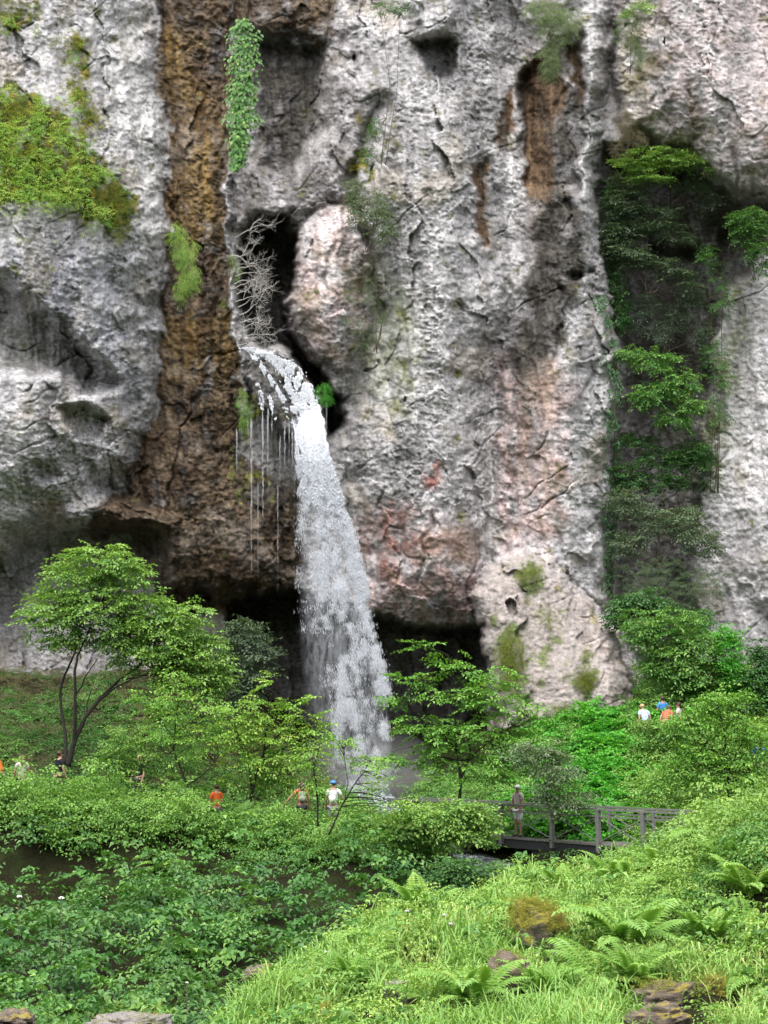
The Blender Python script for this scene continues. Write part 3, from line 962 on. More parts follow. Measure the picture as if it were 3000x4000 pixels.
def lobe_points(rng, lobes, n, Y, depth=1.0, shell=.55):
    """points in ellipsoids given as (u, v, ru, rv) in photograph pixels at distance Y; also the outward direction"""
    lobes = np.asarray(lobes, float)
    w = (lobes[:, 2] * lobes[:, 3]) ** .9
    k = rng.choice(len(lobes), n, p=w / w.sum())
    d = norm(rng.normal(size=(n, 3)))
    r = rng.uniform(shell ** 3, 1, n) ** (1 / 3)
    d = d * r[:, None]
    L = lobes[k]
    Yc = Y + (L[:, 4] if lobes.shape[1] > 4 else 0)
    dd = d[:, 1] * (L[:, 2] + L[:, 3]) * .5 / F * Y * depth
    pos = at(L[:, 0] + d[:, 0] * L[:, 2], L[:, 1] - d[:, 2] * L[:, 3], Yc + dd)
    return pos, d


def crown(rng, name, lobes, n, Y, mat, protos=SPR, scale=1.0, parent=None, tint=0.0, depth=1.0, shell=.5, droop=(-.1, .25)):
    pos, d = lobe_points(rng, lobes, n, Y, depth, shell)
    az = np.arctan2(d[:, 1], d[:, 0]) + rng.normal(0, .7, n)
    sc = scale * rng.uniform(.7, 1.25, n)
    tilt = np.stack([rng.normal(droop[0], droop[1], n), rng.normal(0, .25, n)], 1)
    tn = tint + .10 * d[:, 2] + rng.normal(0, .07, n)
    pos = pos - np.stack([np.cos(az), np.sin(az), 0 * az], 1) * (.35 * sc)[:, None]
    return leaf_mesh(name, place_any(protos, pos, az, sc, tilt, tn, rng), LM[mat], parent), pos


def limbs(rng, name, lines, Y, mat, parent=None, twigs_to=None, n_twigs=60, origin=None, tw=.012):
    """trunk and limbs from pixel polylines [(u, v, radius in metres, dy), ...]; thin twigs run on into the crown"""
    mb = MB()
    nodes = []
    for ln in lines:
        A = np.asarray(ln, float)
        s = np.linspace(0, len(A) - 1, (len(A) - 1) * 5 + 1)
        cols = [np.interp(s, range(len(A)), A[:, k]) for k in range(4)]
        P = at(cols[0], cols[1], Y + cols[3])
        P = P + np.cumsum(rng.normal(0, .008, P.shape), 0)
        mb.tube(P, cols[2], 7)
        nodes.append(P[len(P) // 3:])
    nodes = np.concatenate(nodes)
    if twigs_to is not None:
        pick = rng.choice(len(twigs_to), min(n_twigs, len(twigs_to)), replace=False)
        for q in twigs_to[pick]:
            below = nodes[:, 2] < q[2] + .3
            nd = nodes[below] if below.any() else nodes
            a = nd[np.argmin(np.linalg.norm(nd - q, axis=1) + rng.uniform(0, .4, len(nd)))]
            mid = (a + q) / 2 + np.array([0, 0, .12 * np.linalg.norm(q - a)]) + rng.normal(0, .05, 3)
            t = np.linspace(0, 1, 6)[:, None]
            P = a * (1 - t) ** 2 + 2 * mid * t * (1 - t) + q * t * t
            mb.tube(P, np.linspace(tw, tw * .35, 6), 4, False)
    return mb.build(name, mat, parent)
# ------------------------------------------------------------------ the waterfall: falling water as thousands of torn drops and threads
_w = np.random.default_rng(21)


def drops(P, T, L, Wd):
    """stretched eight-faced drops"""
    T = norm(T)
    s = norm(np.cross(T, np.array([.3, 1., .1])))
    q = np.cross(T, s)
    L, Wd = L[:, None] * .5, Wd[:, None] * .5
    c = P
    V = np.stack([c + T * L, c + s * Wd, c + q * Wd, c - s * Wd, c - q * Wd, c - T * L], 1).reshape(-1, 3)
    b = np.arange(len(P))[:, None] * 6
    tri = np.concatenate([b + np.array(x) for x in ((0, 1, 2), (0, 2, 3), (0, 3, 4), (0, 4, 1), (5, 2, 1), (5, 3, 2), (5, 4, 3), (5, 1, 4))], 1).reshape(-1, 3)
    return V, tri


t = NT('white_water')
p = t.n('ShaderNodeBsdfPrincipled')
p.inputs['Base Color'].default_value = (.70, .72, .76, 1)
p.inputs['Roughness'].default_value = .35
p.inputs['Specular IOR Level'].default_value = .4
tr = t.n('ShaderNodeBsdfTranslucent')
tr.inputs['Color'].default_value = (.70, .72, .76, 1)
mx = t.n('ShaderNodeMixShader')
mx.inputs[0].default_value = .4
t.l(p.outputs[0], mx.inputs[1])
t.l(tr.outputs[0], mx.inputs[2])
m3 = t.n('ShaderNodeMixShader')
t.l(t.attr('body'), m3.inputs[0])
t.l(t.n('ShaderNodeBsdfTransparent').outputs[0], m3.inputs[1])
t.l(mx.outputs[0], m3.inputs[2])
t.l(m3.outputs[0], t.out.inputs[0])
WHITE = t.m

FL = [(1590, 1120, 1248), (1640, 1146, 1262), (1720, 1153, 1272), (1850, 1160, 1306), (2000, 1163, 1344), (2100, 1164, 1380), (2250, 1165, 1418), (2350, 1166, 1440), (2500, 1166, 1478), (2600, 1172, 1503), (2800, 1200, 1525), (2950, 1240, 1535), (3080, 1290, 1545)]
FLV, FLL, FLR = (np.array([r[k] for r in FL], float) for k in range(3))
fall_y = lambda v: np.interp(v, [1600, 1800, 2300, 3000], [64.7, 64.0, 63.3, 62.6])


def fall_points(n, kind):
    tt = _w.random(n)
    v = 1590 + 1530 * (.25 * tt + .75 * tt ** 1.55)
    tau = (v - 1640) / 1400
    if kind == 'core':
        s = _w.normal(.56 + .03 * tau, .19 + .04 * tau, n)
    elif kind == 'edge':
        s = 1 - np.abs(_w.normal(0, .085, n))
    elif kind == 'left':
        s = np.abs(_w.normal(0, .10, n))
    else:
        s = _w.random(n)
    return v, s


def fall_keep(v, s, amount):
    """drops travel in clumps, drawn out down the fall"""
    n = .85 * fbm(s * 5.5 + v / 900, v / 420 - s * .6, 0, 2, 12) + 1.0 * fbm(s * 15 + v / 160, v / 105 - s * 2, 4, 3, 14)
    return n + amount > _w.normal(0, .07, len(v))


Vv, Ss, Wm = [], [], []
for kind, n, amt in (('core', 150000, -.10), ('edge', 52000, -.05), ('veil', 80000, -.16)):
    v, s = fall_points(n, kind)
    thin = .38 * sstep(.55, .0, s) * sstep(1800, 2300, v) + .10 * sstep(2100, 2700, v)
    k = fall_keep(v, s, amt - thin + .75 * sstep(2080, 1640, v)) & (v > 1600 + 75 * (1 - s) + _w.normal(0, 16, len(v))) & (s > -.02) & (s < 1.03)
    Vv.append(v[k])
    Ss.append(s[k])
    Wm.append(np.full(k.sum(), 1.0 if kind != 'veil' else .62))
v, s, wm = np.concatenate(Vv), np.concatenate(Ss), np.concatenate(Wm)
u = np.interp(v, FLV, FLL) + s * (np.interp(v, FLV, FLR) - np.interp(v, FLV, FLL)) + 10 * pn(v / 40, s * 5, 2) + _w.normal(0, 9, len(v)) * sstep(1650, 2100, v)
y = fall_y(v) + _w.normal(0, .35, len(v)) * sstep(1600, 2400, v)
P = at(u, v, y)
du = np.interp(v + 30, FLV, FLL) + s * (np.interp(v + 30, FLV, FLR) - np.interp(v + 30, FLV, FLL)) - (np.interp(v, FLV, FLL) + s * (np.interp(v, FLV, FLR) - np.interp(v, FLV, FLL)))
T = np.stack([du / 30, _w.normal(0, .08, len(v)), np.full(len(v), -1.)], 1) + _w.normal(0, .10, (len(v), 3))
tau = np.clip((v - 1640) / 1300, 0, 1)
Ld = _w.uniform(.06, .22, len(v))
Wd = _w.uniform(.012, .032, len(v)) * wm * (1.15 - .25 * tau)
parts = [drops(P, T, Ld, Wd)]
alph = [np.repeat(1 - .58 * sstep(1700, 2350, v), 6)]
# streams over the mossy apron
APR = [([(985, 1385), (1020, 1430), (1062, 1490), (1100, 1550), (1130, 1590), (1165, 1640)], 9, 1500),
       ([(1050, 1380), (1100, 1450), (1130, 1520), (1165, 1590), (1190, 1640)], 15, 1700),
       ([(1100, 1405), (1145, 1440), (1170, 1500), (1190, 1560), (1215, 1640), (1230, 1680)], 22, 3400),
       ([(1195, 1500), (1215, 1560), (1235, 1620), (1245, 1680)], 18, 2200),
       ([(970, 1360), (1010, 1375), (1060, 1395), (1100, 1420), (1130, 1450)], 26, 1400),
       ([(1150, 1590), (1185, 1630), (1205, 1690)], 32, 2600),
       ([(1005, 1500), (1018, 1545), (1024, 1600)], 8, 220), ([(1045, 1510), (1055, 1560), (1075, 1640)], 7, 200)]
for ln, hw, n in APR:
    A = np.asarray(ln, float)
    q = _w.random(n) * (len(A) - 1)
    off = _w.normal(0, hw * .55, n)
    au, av = np.interp(q, range(len(A)), A[:, 0]), np.interp(q, range(len(A)), A[:, 1])
    au = au + off
    keep = fbm(au / 26, av / 50, 1, 3, 71) > -.16
    au, av, q = au[keep], av[keep], q[keep]
    yy = np.minimum(cliff_y(au, av) - .75, 65.3) - .3 * (av > 1580)
    Pq = at(au, av, yy)
    Tq = at(np.interp(q + .1, range(len(A)), A[:, 0]), np.interp(q + .1, range(len(A)), A[:, 1]), 65.) - at(np.interp(q, range(len(A)), A[:, 0]), np.interp(q, range(len(A)), A[:, 1]), 65.)
    parts.append(drops(Pq, norm(Tq) + _w.normal(0, .15, (len(au), 3)), _w.uniform(.10, .26, len(au)), _w.uniform(.035, .08, len(au))))


def water_mesh(name, parts, mat, parent=None, body=None):
    V, Tr, n = [], [], 0
    for a, b in parts:
        V.append(a)
        Tr.append(b + n)
        n += len(a)
    me = fastmesh(name, np.concatenate(V), np.concatenate(Tr), 3, True)
    b = np.full(n, .5 if body is None else 1.0)
    if body is not None:
        b[:len(body)] = body
        if len(body) == 1:
            b[:] = body[0]
    attr(me, 'body', b)
    return link(name, me, mat, parent)


fall = water_mesh('waterfall', parts, WHITE, None, alph[0])
tag(fall, 'white waterfall leaping from the cave and breaking into falling drops', 'waterfall', None, 'structure')
# thin threads that drip off the moss left and right of it
TH_ = [(925, 1690, 1860, .06), (982, 1640, 2230, .085), (1026, 1560, 2060, .10), (1046, 1600, 1930, .06), (1094, 1710, 1920, .055), (1112, 1655, 1840, .07), (1142, 1640, 1900, .08), (1150, 1640, 2000, .05), (1276, 1580, 1745, .085), (968, 1640, 1720, .04), (1062, 1640, 1760, .04), (1130, 1650, 1830, .05), (1008, 1900, 2300, .03), (1085, 1900, 2320, .03)]
parts = []
for uu, va, vb, wd in TH_:
    n = int((vb - va) * .5)
    vv = va + (vb - va) * np.sort(_w.random(n)) ** 1.1
    keep = _w.random(n) < 1.0 - .85 * (vv - va) / (vb - va)
    vv = vv[keep] + _w.normal(0, 5, keep.sum())
    y0 = min(cliff_y(uu, va) - .8, 65.4)
    Pt = at(uu + _w.normal(0, 1.6, len(vv)) + 2 * pn(vv / 60, uu, 0), vv, y0)
    f = (vv - va) / (vb - va)
    parts.append(drops(Pt, np.array([[0, 0, -1.]]) + _w.normal(0, .05, (len(vv), 3)), _w.uniform(.15, .5, len(vv)), wd * (.36 - .26 * f) * _w.uniform(.5, 1.2, len(vv))))
tag(water_mesh('dripping_water', parts, WHITE, None, np.full(1, .32)), 'thin threads of water dripping from the mossy edge beside the waterfall', 'water', None, 'structure')

# fine veil inside the fall and the spray round its foot
t = NT('water_veil')
uvn = t.n('ShaderNodeNewGeometry').outputs['Position']
mp = t.n('ShaderNodeMapping')
mp.inputs['Scale'].default_value = (2.6, 1.0, .55)
t.l(uvn, mp.inputs['Vector'])
nz = t.noise(2.0, 7, .68, mp.outputs[0], .4)
al = t.math('MULTIPLY', t.ramp(nz, [(.38, 0.05), (.62, 1.0)]), t.attr('dens'))
d = t.n('ShaderNodeBsdfDiffuse')
d.inputs['Color'].default_value = (.68, .70, .75, 1)
trl = t.n('ShaderNodeBsdfTranslucent')
trl.inputs['Color'].default_value = (.68, .70, .75, 1)
m2 = t.n('ShaderNodeMixShader')
m2.inputs[0].default_value = .45
t.l(d.outputs[0], m2.inputs[1])
t.l(trl.outputs[0], m2.inputs[2])
tp = t.n('ShaderNodeBsdfTransparent')
mx = t.n('ShaderNodeMixShader')
t.l(al, mx.inputs[0])
t.l(tp.outputs[0], mx.inputs[1])
t.l(m2.outputs[0], mx.inputs[2])
t.l(mx.outputs[0], t.out.inputs[0])
VEIL = t.m
vs = np.linspace(1640, 3080, 120)
ss = np.linspace(0, 1, 26)
Vs, Dn, Q = [], [], []
for layer, (dy, den) in enumerate(((-.25, .26), (.35, .38))):
    for a in vs:
        lft, rgt = np.interp(a, FLV, FLL), np.interp(a, FLV, FLR)
        for b in ss:
            Vs.append(at(lft + b * (rgt - lft), a, fall_y(a) + dy + .9 * (b - .5) ** 2 + .25 * pn(a / 90, b * 3, layer)))
            e = min(1, b / .14) * min(1, (1 - b) / .08)
            e *= 1 - .65 * max(0, 1 - b / .5) * min(1, max(0, (a - 1800) / 500))
            Dn.append(den * e * (1.0 if a < 2000 else 1.0 - .18 * (a - 2000) / 1000))
    o = layer * len(vs) * len(ss)
    ii = o + np.arange(len(vs) * len(ss)).reshape(len(vs), len(ss))
    Q.append(np.stack([ii[:-1, :-1], ii[1:, :-1], ii[1:, 1:], ii[:-1, 1:]], -1).reshape(-1, 4))
me = fastmesh('water_veil', np.array(Vs), np.concatenate(Q), 4, True)
attr(me, 'dens', np.array(Dn))
link('veil', me, VEIL, fall)
t = NT('spray_mist')
pv = t.n('ShaderNodeVolumePrincipled')
pv.inputs['Color'].default_value = (.92, .94, .96, 1)
pv.inputs['Density'].default_value = .055
t.l(pv.outputs[0], t.out.inputs['Volume'])
mb = MB()
for (u, v, Y, r) in ((1440, 3040, 61.5, (3.0, 1.8, 2.2)),):
    mb.ball(at(u, v, Y), r, 20, 14, lambda d: 1 + .25 * math.sin(3 * d[0] + 2 * d[2]) * math.cos(4 * d[2]))
tag(mb.build('mist', t.m), 'pale spray hanging round the foot of the waterfall', 'mist', None, 'stuff')
# ------------------------------------------------------------------ trees and shrubs, each with its own outline
def ray_ground(u, v, lo=6.0, hi=72.0):
    """where the direction (u,v) first meets the ground"""
    Y = np.arange(lo, hi, .1)
    P = at(np.full(len(Y), float(u)), np.full(len(Y), float(v)), Y)
    k = np.argmax(P[:, 2] < ground_z(P[:, 0], P[:, 1]))
    return P[k] if k else P[-1]


def tree(seed, name, label, cat, Y, lines, lobes, n, mat, bark=BARK, protos=SPR, scale=1.0, tint=0.0, shell=.45, group=None, ntw=80, droop=(-.1, .25), depth=1.0, tw=.012):
    rng = np.random.default_rng(seed)
    b = at(lines[0][0][0], lines[0][0][1], Y + lines[0][0][3])
    root = empty(name)
    tag(root, label, cat, group)
    cr, pos = crown(rng, 'crown' if name.endswith('tree') else 'foliage', lobes, n, Y, mat, protos, scale, root, tint, depth, shell, droop)
    limbs(rng, 'trunk' if name.endswith('tree') else 'stem', lines, Y, bark, root, pos, ntw, tw=tw)
    root.location = b
    for c in root.children:
        c.location = -b
    return root


def shrub(seed, name, label, cat, Y, lobes, n, mat, protos=SPR, scale=1.0, tint=0.0, shell=.45, group=None, droop=(-.1, .3), stems=5, depth=1.0, bark=BARK2):
    lobes = np.asarray(lobes, float)
    cu = (lobes[:, 0] * lobes[:, 2]).sum() / lobes[:, 2].sum()
    vb = (lobes[:, 1] + lobes[:, 3]).max() + 15
    rng = np.random.default_rng(seed + 1000)
    lines = []
    for k in range(stems):
        L = lobes[rng.integers(0, len(lobes))]
        lines.append([(cu + rng.normal(0, 12), vb, .02, 0), ((cu + L[0]) / 2 + rng.normal(0, 15), (vb + L[1]) / 2, .014, 0), (L[0], L[1] - L[3] * .5, .006, 0)])
    return tree(seed, name, label, cat, Y, lines, lobes, n, mat, bark, protos, scale, tint, shell, group, 14, droop, depth)


tree(1, 'tree', 'tree with three black leaning stems and a spreading crown left of the waterfall', 'tree', 52,
     [[(266, 2995, 0.117, 0), (285, 2925, 0.101, 0), (301, 2876, 0.090, 0), (338, 2804, 0.074, 0), (392, 2732, 0.066, .2), (458, 2665, 0.055, .3), (530, 2610, 0.039, .4), (610, 2530, 0.023, .3)],
      [(289, 2900, 0.078, 0), (290, 2820, 0.066, -.2), (292, 2732, 0.058, -.3), (289, 2623, 0.051, -.4), (297, 2563, 0.043, -.4), (338, 2472, 0.031, -.3), (368, 2400, 0.023, -.2)],
      [(260, 2985, 0.070, 0), (259, 2864, 0.062, .2), (241, 2762, 0.055, .4), (241, 2696, 0.051, .5), (259, 2635, 0.043, .5), (289, 2575, 0.035, .4), (322, 2480, 0.023, .3)],
      [(296, 2714, 0.031, -.3), (325, 2678, 0.027, -.5), (340, 2635, 0.023, -.6), (388, 2575, 0.017, -.7)],
      [(392, 2732, 0.039, .2), (450, 2690, 0.031, -.2), (520, 2655, 0.023, -.4), (640, 2610, 0.016, -.5)],
      [(345, 2795, 0.027, 0), (335, 2760, 0.023, .2), (355, 2700, 0.016, .4)],
      [(458, 2665, 0.031, .3), (560, 2640, 0.023, .4), (700, 2600, 0.016, .3)]],
     [(370, 2190, 160, 80), (300, 2260, 130, 80), (480, 2240, 110, 70), (215, 2400, 130, 100), (390, 2370, 190, 110), (560, 2380, 120, 90), (715, 2420, 130, 75), (620, 2490, 170, 100), (790, 2570, 110, 90), (810, 2650, 80, 60), (460, 2480, 130, 60), (820, 2500, 50, 40), (700, 2650, 90, 50), (560, 2570, 130, 60), (690, 2570, 120, 80), (850, 2640, 40, 50), (250, 2490, 90, 40)],
     1150, 'hazel', scale=1.05, tint=.24, shell=.4, ntw=150)
tree(2, 'sapling_tree', 'spindly sapling with a kinked stem and sparse yellowish leaves', 'tree', 46.5,
     [[(716, 3245, .045, 0), (734, 3070, .04, 0), (705, 2990, .034, 0), (678, 2934, .03, 0), (690, 2800, .02, 0), (712, 2680, .012, 0)],
      [(734, 3066, .025, 0), (796, 3025, .018, 0), (850, 2960, .01, 0)], [(690, 2900, .02, 0), (640, 2830, .012, 0), (590, 2740, .008, 0)], [(690, 2860, .018, 0), (780, 2800, .01, .2)]],
     [(590, 2730, 70, 55), (690, 2700, 90, 100), (810, 2770, 90, 80), (640, 2830, 110, 70), (760, 2890, 120, 70), (520, 2710, 30, 20), (860, 2860, 70, 60)], 170, 'bright', protos=SPRS, scale=1.15, tint=.12, shell=.15, ntw=70)
tree(3, 'sapling_tree', 'young tree with flat lime green sprays in front of the foot of the waterfall', 'tree', 48,
     [[(975, 3130, .06, 0), (1000, 3030, .05, 0), (1030, 2960, .04, 0), (1042, 2850, .03, 0), (1062, 2750, .015, 0)], [(985, 3100, .04, 0), (975, 3000, .03, .2), (940, 2900, .015, .3)],
      [(1035, 2930, .025, 0), (1120, 2840, .018, -.3), (1220, 2750, .01, -.5)], [(1030, 2970, .025, 0), (1150, 2900, .015, 0), (1250, 2860, .01, 0)]],
     [(1050, 2670, 60, 40), (950, 2760, 90, 60), (1095, 2750, 110, 35), (1210, 2725, 70, 20), (1170, 2830, 110, 50), (1030, 2880, 120, 60), (1235, 2880, 60, 80), (930, 2900, 80, 60), (1120, 2950, 90, 40), (1010, 2800, 60, 40), (900, 2840, 80, 60), (960, 2980, 110, 50)], 215, 'bright', scale=.85, tint=.18, shell=.2, ntw=90)
tree(4, 'hazel_tree', 'broad layered hazel with two thin stems right of the waterfall', 'tree', 48,
     [[(1794, 3215, .06, 0), (1798, 3052, .05, 0), (1780, 2916, .04, 0), (1771, 2826, .03, 0), (1765, 2680, .02, 0), (1740, 2560, .01, 0)],
      [(1798, 3052, .045, 0), (1835, 2962, .035, .2), (1839, 2862, .03, .3), (1880, 2740, .015, .4)], [(1782, 2930, .03, 0), (1690, 2830, .02, -.4), (1590, 2720, .012, -.6)], [(1835, 2960, .03, .2), (1960, 2860, .018, 0), (2060, 2800, .01, -.2)]],
     [(1640, 2520, 80, 22), (1740, 2560, 110, 30), (1850, 2610, 120, 36), (1960, 2660, 90, 36), (1600, 2640, 100, 26), (1740, 2690, 160, 50), (1920, 2740, 170, 50), (2060, 2790, 90, 36), (1560, 2720, 50, 20), (1660, 2830, 150, 50), (1850, 2850, 190, 60), (2030, 2880, 120, 44), (1600, 2955, 150, 24), (1830, 2990, 190, 60), (2010, 3000, 100, 40), (1720, 2920, 110, 40)],
     330, 'bright', tint=-.06, shell=.2, ntw=150, droop=(-.05, .16))
tree(5, 'sapling_tree', 'leafy sapling by the right edge behind the handrail end', 'tree', 47,
     [[(2850, 3160, .05, 0), (2842, 3000, .04, 0), (2830, 2860, .03, 0), (2800, 2730, .012, 0)], [(2845, 3020, .03, 0), (2900, 2900, .02, .3), (2930, 2760, .01, .4)], [(2842, 2990, .025, 0), (2740, 2880, .015, -.3), (2680, 2800, .008, -.3)]],
     [(2780, 2740, 90, 50), (2900, 2720, 60, 40), (2680, 2830, 110, 60), (2850, 2840, 120, 70), (2960, 2930, 80, 80), (2720, 2960, 150, 80), (2860, 3030, 140, 80), (2620, 3040, 110, 60), (2960, 3080, 70, 60)], 520, 'bright', tint=-.1, shell=.25, ntw=110, protos=SPRS, scale=1.35)
tree(6, 'sapling_tree', 'two thin stems with open lime leaves beside the hiker in white', 'tree', 42.5,
     [[(1284, 3262, .03, 0), (1330, 3155, .025, 0), (1383, 3066, .018, 0), (1440, 2980, .01, 0)], [(1240, 3230, .03, 0), (1238, 3120, .025, 0), (1225, 3000, .018, 0), (1250, 2900, .01, 0)], [(1345, 3130, .012, 0), (1360, 3050, .01, 0), (1340, 2930, .006, 0)]],
     [(1330, 2890, 100, 30), (1215, 2960, 70, 50), (1430, 2980, 90, 40), (1480, 3060, 80, 30), (1240, 3060, 40, 40), (1560, 3150, 60, 30)], 95, 'bright', protos=SPRS, scale=1.1, tint=.1, shell=.1, ntw=60)
shrub(7, 'grey_shrub', 'greyish green shrub in the shadow just left of the falling water', 'shrub', 60, [(960, 2470, 90, 60), (1000, 2580, 90, 110), (930, 2680, 100, 90), (890, 2560, 60, 80)], 330, 'grey', SPRS, 1.5, -.15, .4)
shrub(8, 'leafy_bush', 'large rounded mid green bush right of the sloping rock', 'bush', 58.5, [(2500, 2450, 60, 70), (2630, 2440, 110, 70), (2730, 2530, 110, 80), (2610, 2580, 110, 70), (2730, 2640, 120, 80), (2640, 2690, 90, 50), (2850, 2650, 80, 60)], 720, 'hazel', SPR, 1.0, .1, .4)
shrub(9, 'leafy_bush', 'vivid green upright bush against the pale rock at far right', 'bush', 58, [(2850, 2560, 55, 100), (2880, 2640, 60, 70), (2840, 2480, 30, 50)], 210, 'lush', SPRS, 1.3, .1, .35)
shrub(10, 'leafy_bush', 'dark bush at the right edge under the pale rock face', 'bush', 57, [(2960, 2650, 70, 80), (2990, 2560, 50, 60), (2950, 2740, 80, 60)], 200, 'dark', SPR, 1.0, .05, .35)
shrub(11, 'pale_shrub', 'pale grey green shrub overhanging the left part of the footbridge', 'shrub', 46.3, [(2060, 2940, 80, 50), (2170, 3010, 100, 50), (2235, 3120, 80, 36), (2130, 3090, 60, 40), (2160, 2940, 60, 50), (2190, 3180, 50, 16)], 200, 'grey', SPRS, 1.2, .22, .3)
shrub(32, 'leafy_bush', 'light green bush in front of the left end of the footbridge', 'bush', 43.5, [(1640, 3200, 90, 50), (1760, 3220, 100, 40), (1860, 3250, 90, 40), (1560, 3240, 90, 40), (1880, 3180, 60, 40), (1780, 3150, 70, 30)], 330, 'hazel', SPR, .9, .22, .3)
shrub(38, 'leafy_sapling', 'loose light green sapling between the black tree and the kinked sapling', 'bush', 48.5, [(480, 2900, 90, 60), (560, 2960, 90, 60), (420, 2970, 80, 50), (600, 2860, 60, 50)], 170, 'hazel', SPRS, 1.15, .2, .15)
shrub(39, 'leafy_sapling', 'small lime sapling just left of the hiker in coral', 'bush', 48.3, [(1060, 3010, 70, 50), (1120, 3060, 60, 40), (1010, 3070, 60, 40), (900, 3060, 60, 40)], 130, 'bright', SPRS, 1.1, .05, .15)
shrub(40, 'leafy_bush', 'dark leafy bush over the stream bed below the left end of the footbridge', 'bush', 36, [(1840, 3400, 110, 45), (1940, 3420, 80, 36), (1760, 3400, 70, 40)], 130, 'dark', SPR, .8, .08, .3)
shrub(41, 'leafy_bush', 'light green bush in front of the person in black at the left', 'bush', 47.3, [(230, 3075, 80, 45), (140, 3080, 80, 40), (320, 3085, 70, 40)], 150, 'hazel', SPRS, 1.1, .12, .3)
shrub(42, 'leafy_bush', 'light green bush hiding the legs of the people beside the sloping rock', 'bush', 53.5, [(2530, 2840, 70, 30), (2640, 2850, 80, 34), (2590, 2860, 90, 30)], 150, 'hazel', SPRS, 1.1, .14, .3)
tree(12, 'cliff_tree', 'tree with flat bright green branches under the pale overhang at right', 'tree', 67.5,
     [[(2615, 900, .05, 2.0), (2620, 780, .04, 1), (2612, 690, .03, .3), (2600, 610, .015, 0)], [(2612, 700, .025, .3), (2720, 640, .015, 0), (2830, 650, .008, 0)], [(2612, 690, .025, .3), (2500, 640, .012, 0), (2400, 625, .008, 0)]],
     [(2420, 626, 50, 10), (2480, 650, 70, 18), (2570, 592, 120, 26), (2700, 618, 130, 22), (2810, 655, 50, 12), (2640, 640, 100, 18), (2540, 690, 90, 14)], 230, 'hazel', BARK, SPR, .95, .3, .1, None, 60, (-.02, .12))
shrub(13, 'cliff_shrub', 'blue green shrub hanging in tiers in the dark recess at right', 'shrub', 68.5, [(2450, 790, 80, 60), (2540, 820, 120, 26), (2430, 900, 80, 50), (2560, 880, 110, 22), (2640, 920, 60, 16), (2470, 990, 100, 50), (2560, 1020, 90, 22), (2630, 1060, 70, 22), (2690, 1110, 40, 22), (2400, 960, 40, 50)], 430, 'grey', SPR, 1.0, -.1, .25, None, (-.05, .2))
shrub(14, 'cliff_shrub', 'fresh green drooping shrub growing out beside the ivy covered pillar', 'shrub', 66.5, [(2470, 1370, 70, 30), (2560, 1400, 100, 40), (2640, 1480, 90, 60), (2690, 1570, 60, 60), (2560, 1530, 110, 50), (2640, 1620, 80, 50)], 330, 'hazel', SPR, 1.0, .02, .3, None, (-.35, .25))
shrub(15, 'cliff_shrub', 'dull dark green shrub in the recess below the drooping one', 'shrub', 67.5, [(2480, 1720, 80, 40), (2600, 1790, 110, 50), (2700, 1760, 70, 50), (2460, 1850, 80, 50), (2600, 1880, 80, 30)], 300, 'dark', SPR, 1.0, .05, .3)
shrub(16, 'cliff_shrub', 'grey shrub at mid height in the recess above the thin thicket', 'shrub', 66.5, [(2450, 1960, 90, 60), (2560, 2030, 100, 60), (2460, 2110, 80, 60), (2690, 2050, 80, 90), (2760, 2120, 60, 60)], 330, 'grey', SPRS, 1.5, .0, .3)
shrub(17, 'thin_shrub', 'thin greyish thicket at the foot of the recess', 'shrub', 65.5, [(2600, 2230, 120, 70), (2740, 2280, 110, 70), (2640, 2330, 130, 50), (2480, 2280, 60, 60)], 200, 'grey', SPRN, .9, .0, .2, None, (.1, .5), 12)
shrub(18, 'cliff_shrub', 'leafy creeper in the notch at the right edge of the cliff', 'shrub', 66, [(2950, 860, 70, 60), (2900, 900, 50, 50), (2960, 960, 60, 50), (2990, 1040, 40, 40), (2880, 860, 40, 30)], 210, 'dark', SPR, .9, .2, .3)
shrub(19, 'cliff_shrub', 'small plants along the right edge of the pale overhang', 'shrub', 66, [(2990, 420, 25, 110), (2980, 300, 16, 40), (2985, 560, 20, 50)], 70, 'hazel', SPRS, 1.0, .05, .3)
shrub(20, 'hanging_plant', 'feathery grey green plant hanging at the top of the cliff right of centre', 'plant', 64.2, [(2120, 30, 80, 60), (2180, 90, 90, 70), (2150, 200, 50, 80), (2200, 60, 80, 60), (2150, 270, 30, 40)], 430, 'grey', SPRN, .75, .45, .2, None, (-.6, .4), 4)
shrub(21, 'hanging_plant', 'thin grassy tuft left of the pale overhang near the top edge', 'plant', 65.0, [(2450, 110, 50, 90), (2490, 200, 40, 70), (2480, 30, 60, 40)], 150, 'grey', SPRN, .7, .3, .1, None, (-.5, .5), 3)
shrub(22, 'leafy_sprig', 'small bright leafy sprig at the top edge left of the pale overhang', 'plant', 65.0, [(2510, 25, 50, 22), (2450, 50, 30, 20)], 40, 'bright', SPRS, 1.0, .1, .2, None, (-.1, .2), 2)
shrub(23, 'dry_grass_tuft', 'straw brown tuft under the corner of the pale overhang', 'plant', 66.2, [(2440, 480, 50, 60), (2480, 530, 50, 30), (2410, 560, 30, 40)], 130, 'dry', SPRN, .6, .1, .15, None, (-.6, .5), 2)
shrub(24, 'cliff_shrub', 'grey green shrub on the middle of the cliff above the pinkish bulge', 'shrub', 65.0, [(1380, 740, 40, 50), (1440, 790, 80, 70), (1490, 880, 60, 90), (1400, 830, 50, 50)], 240, 'grey', SPRS, 1.05, .15, .25, None, (-.35, .35), 4)
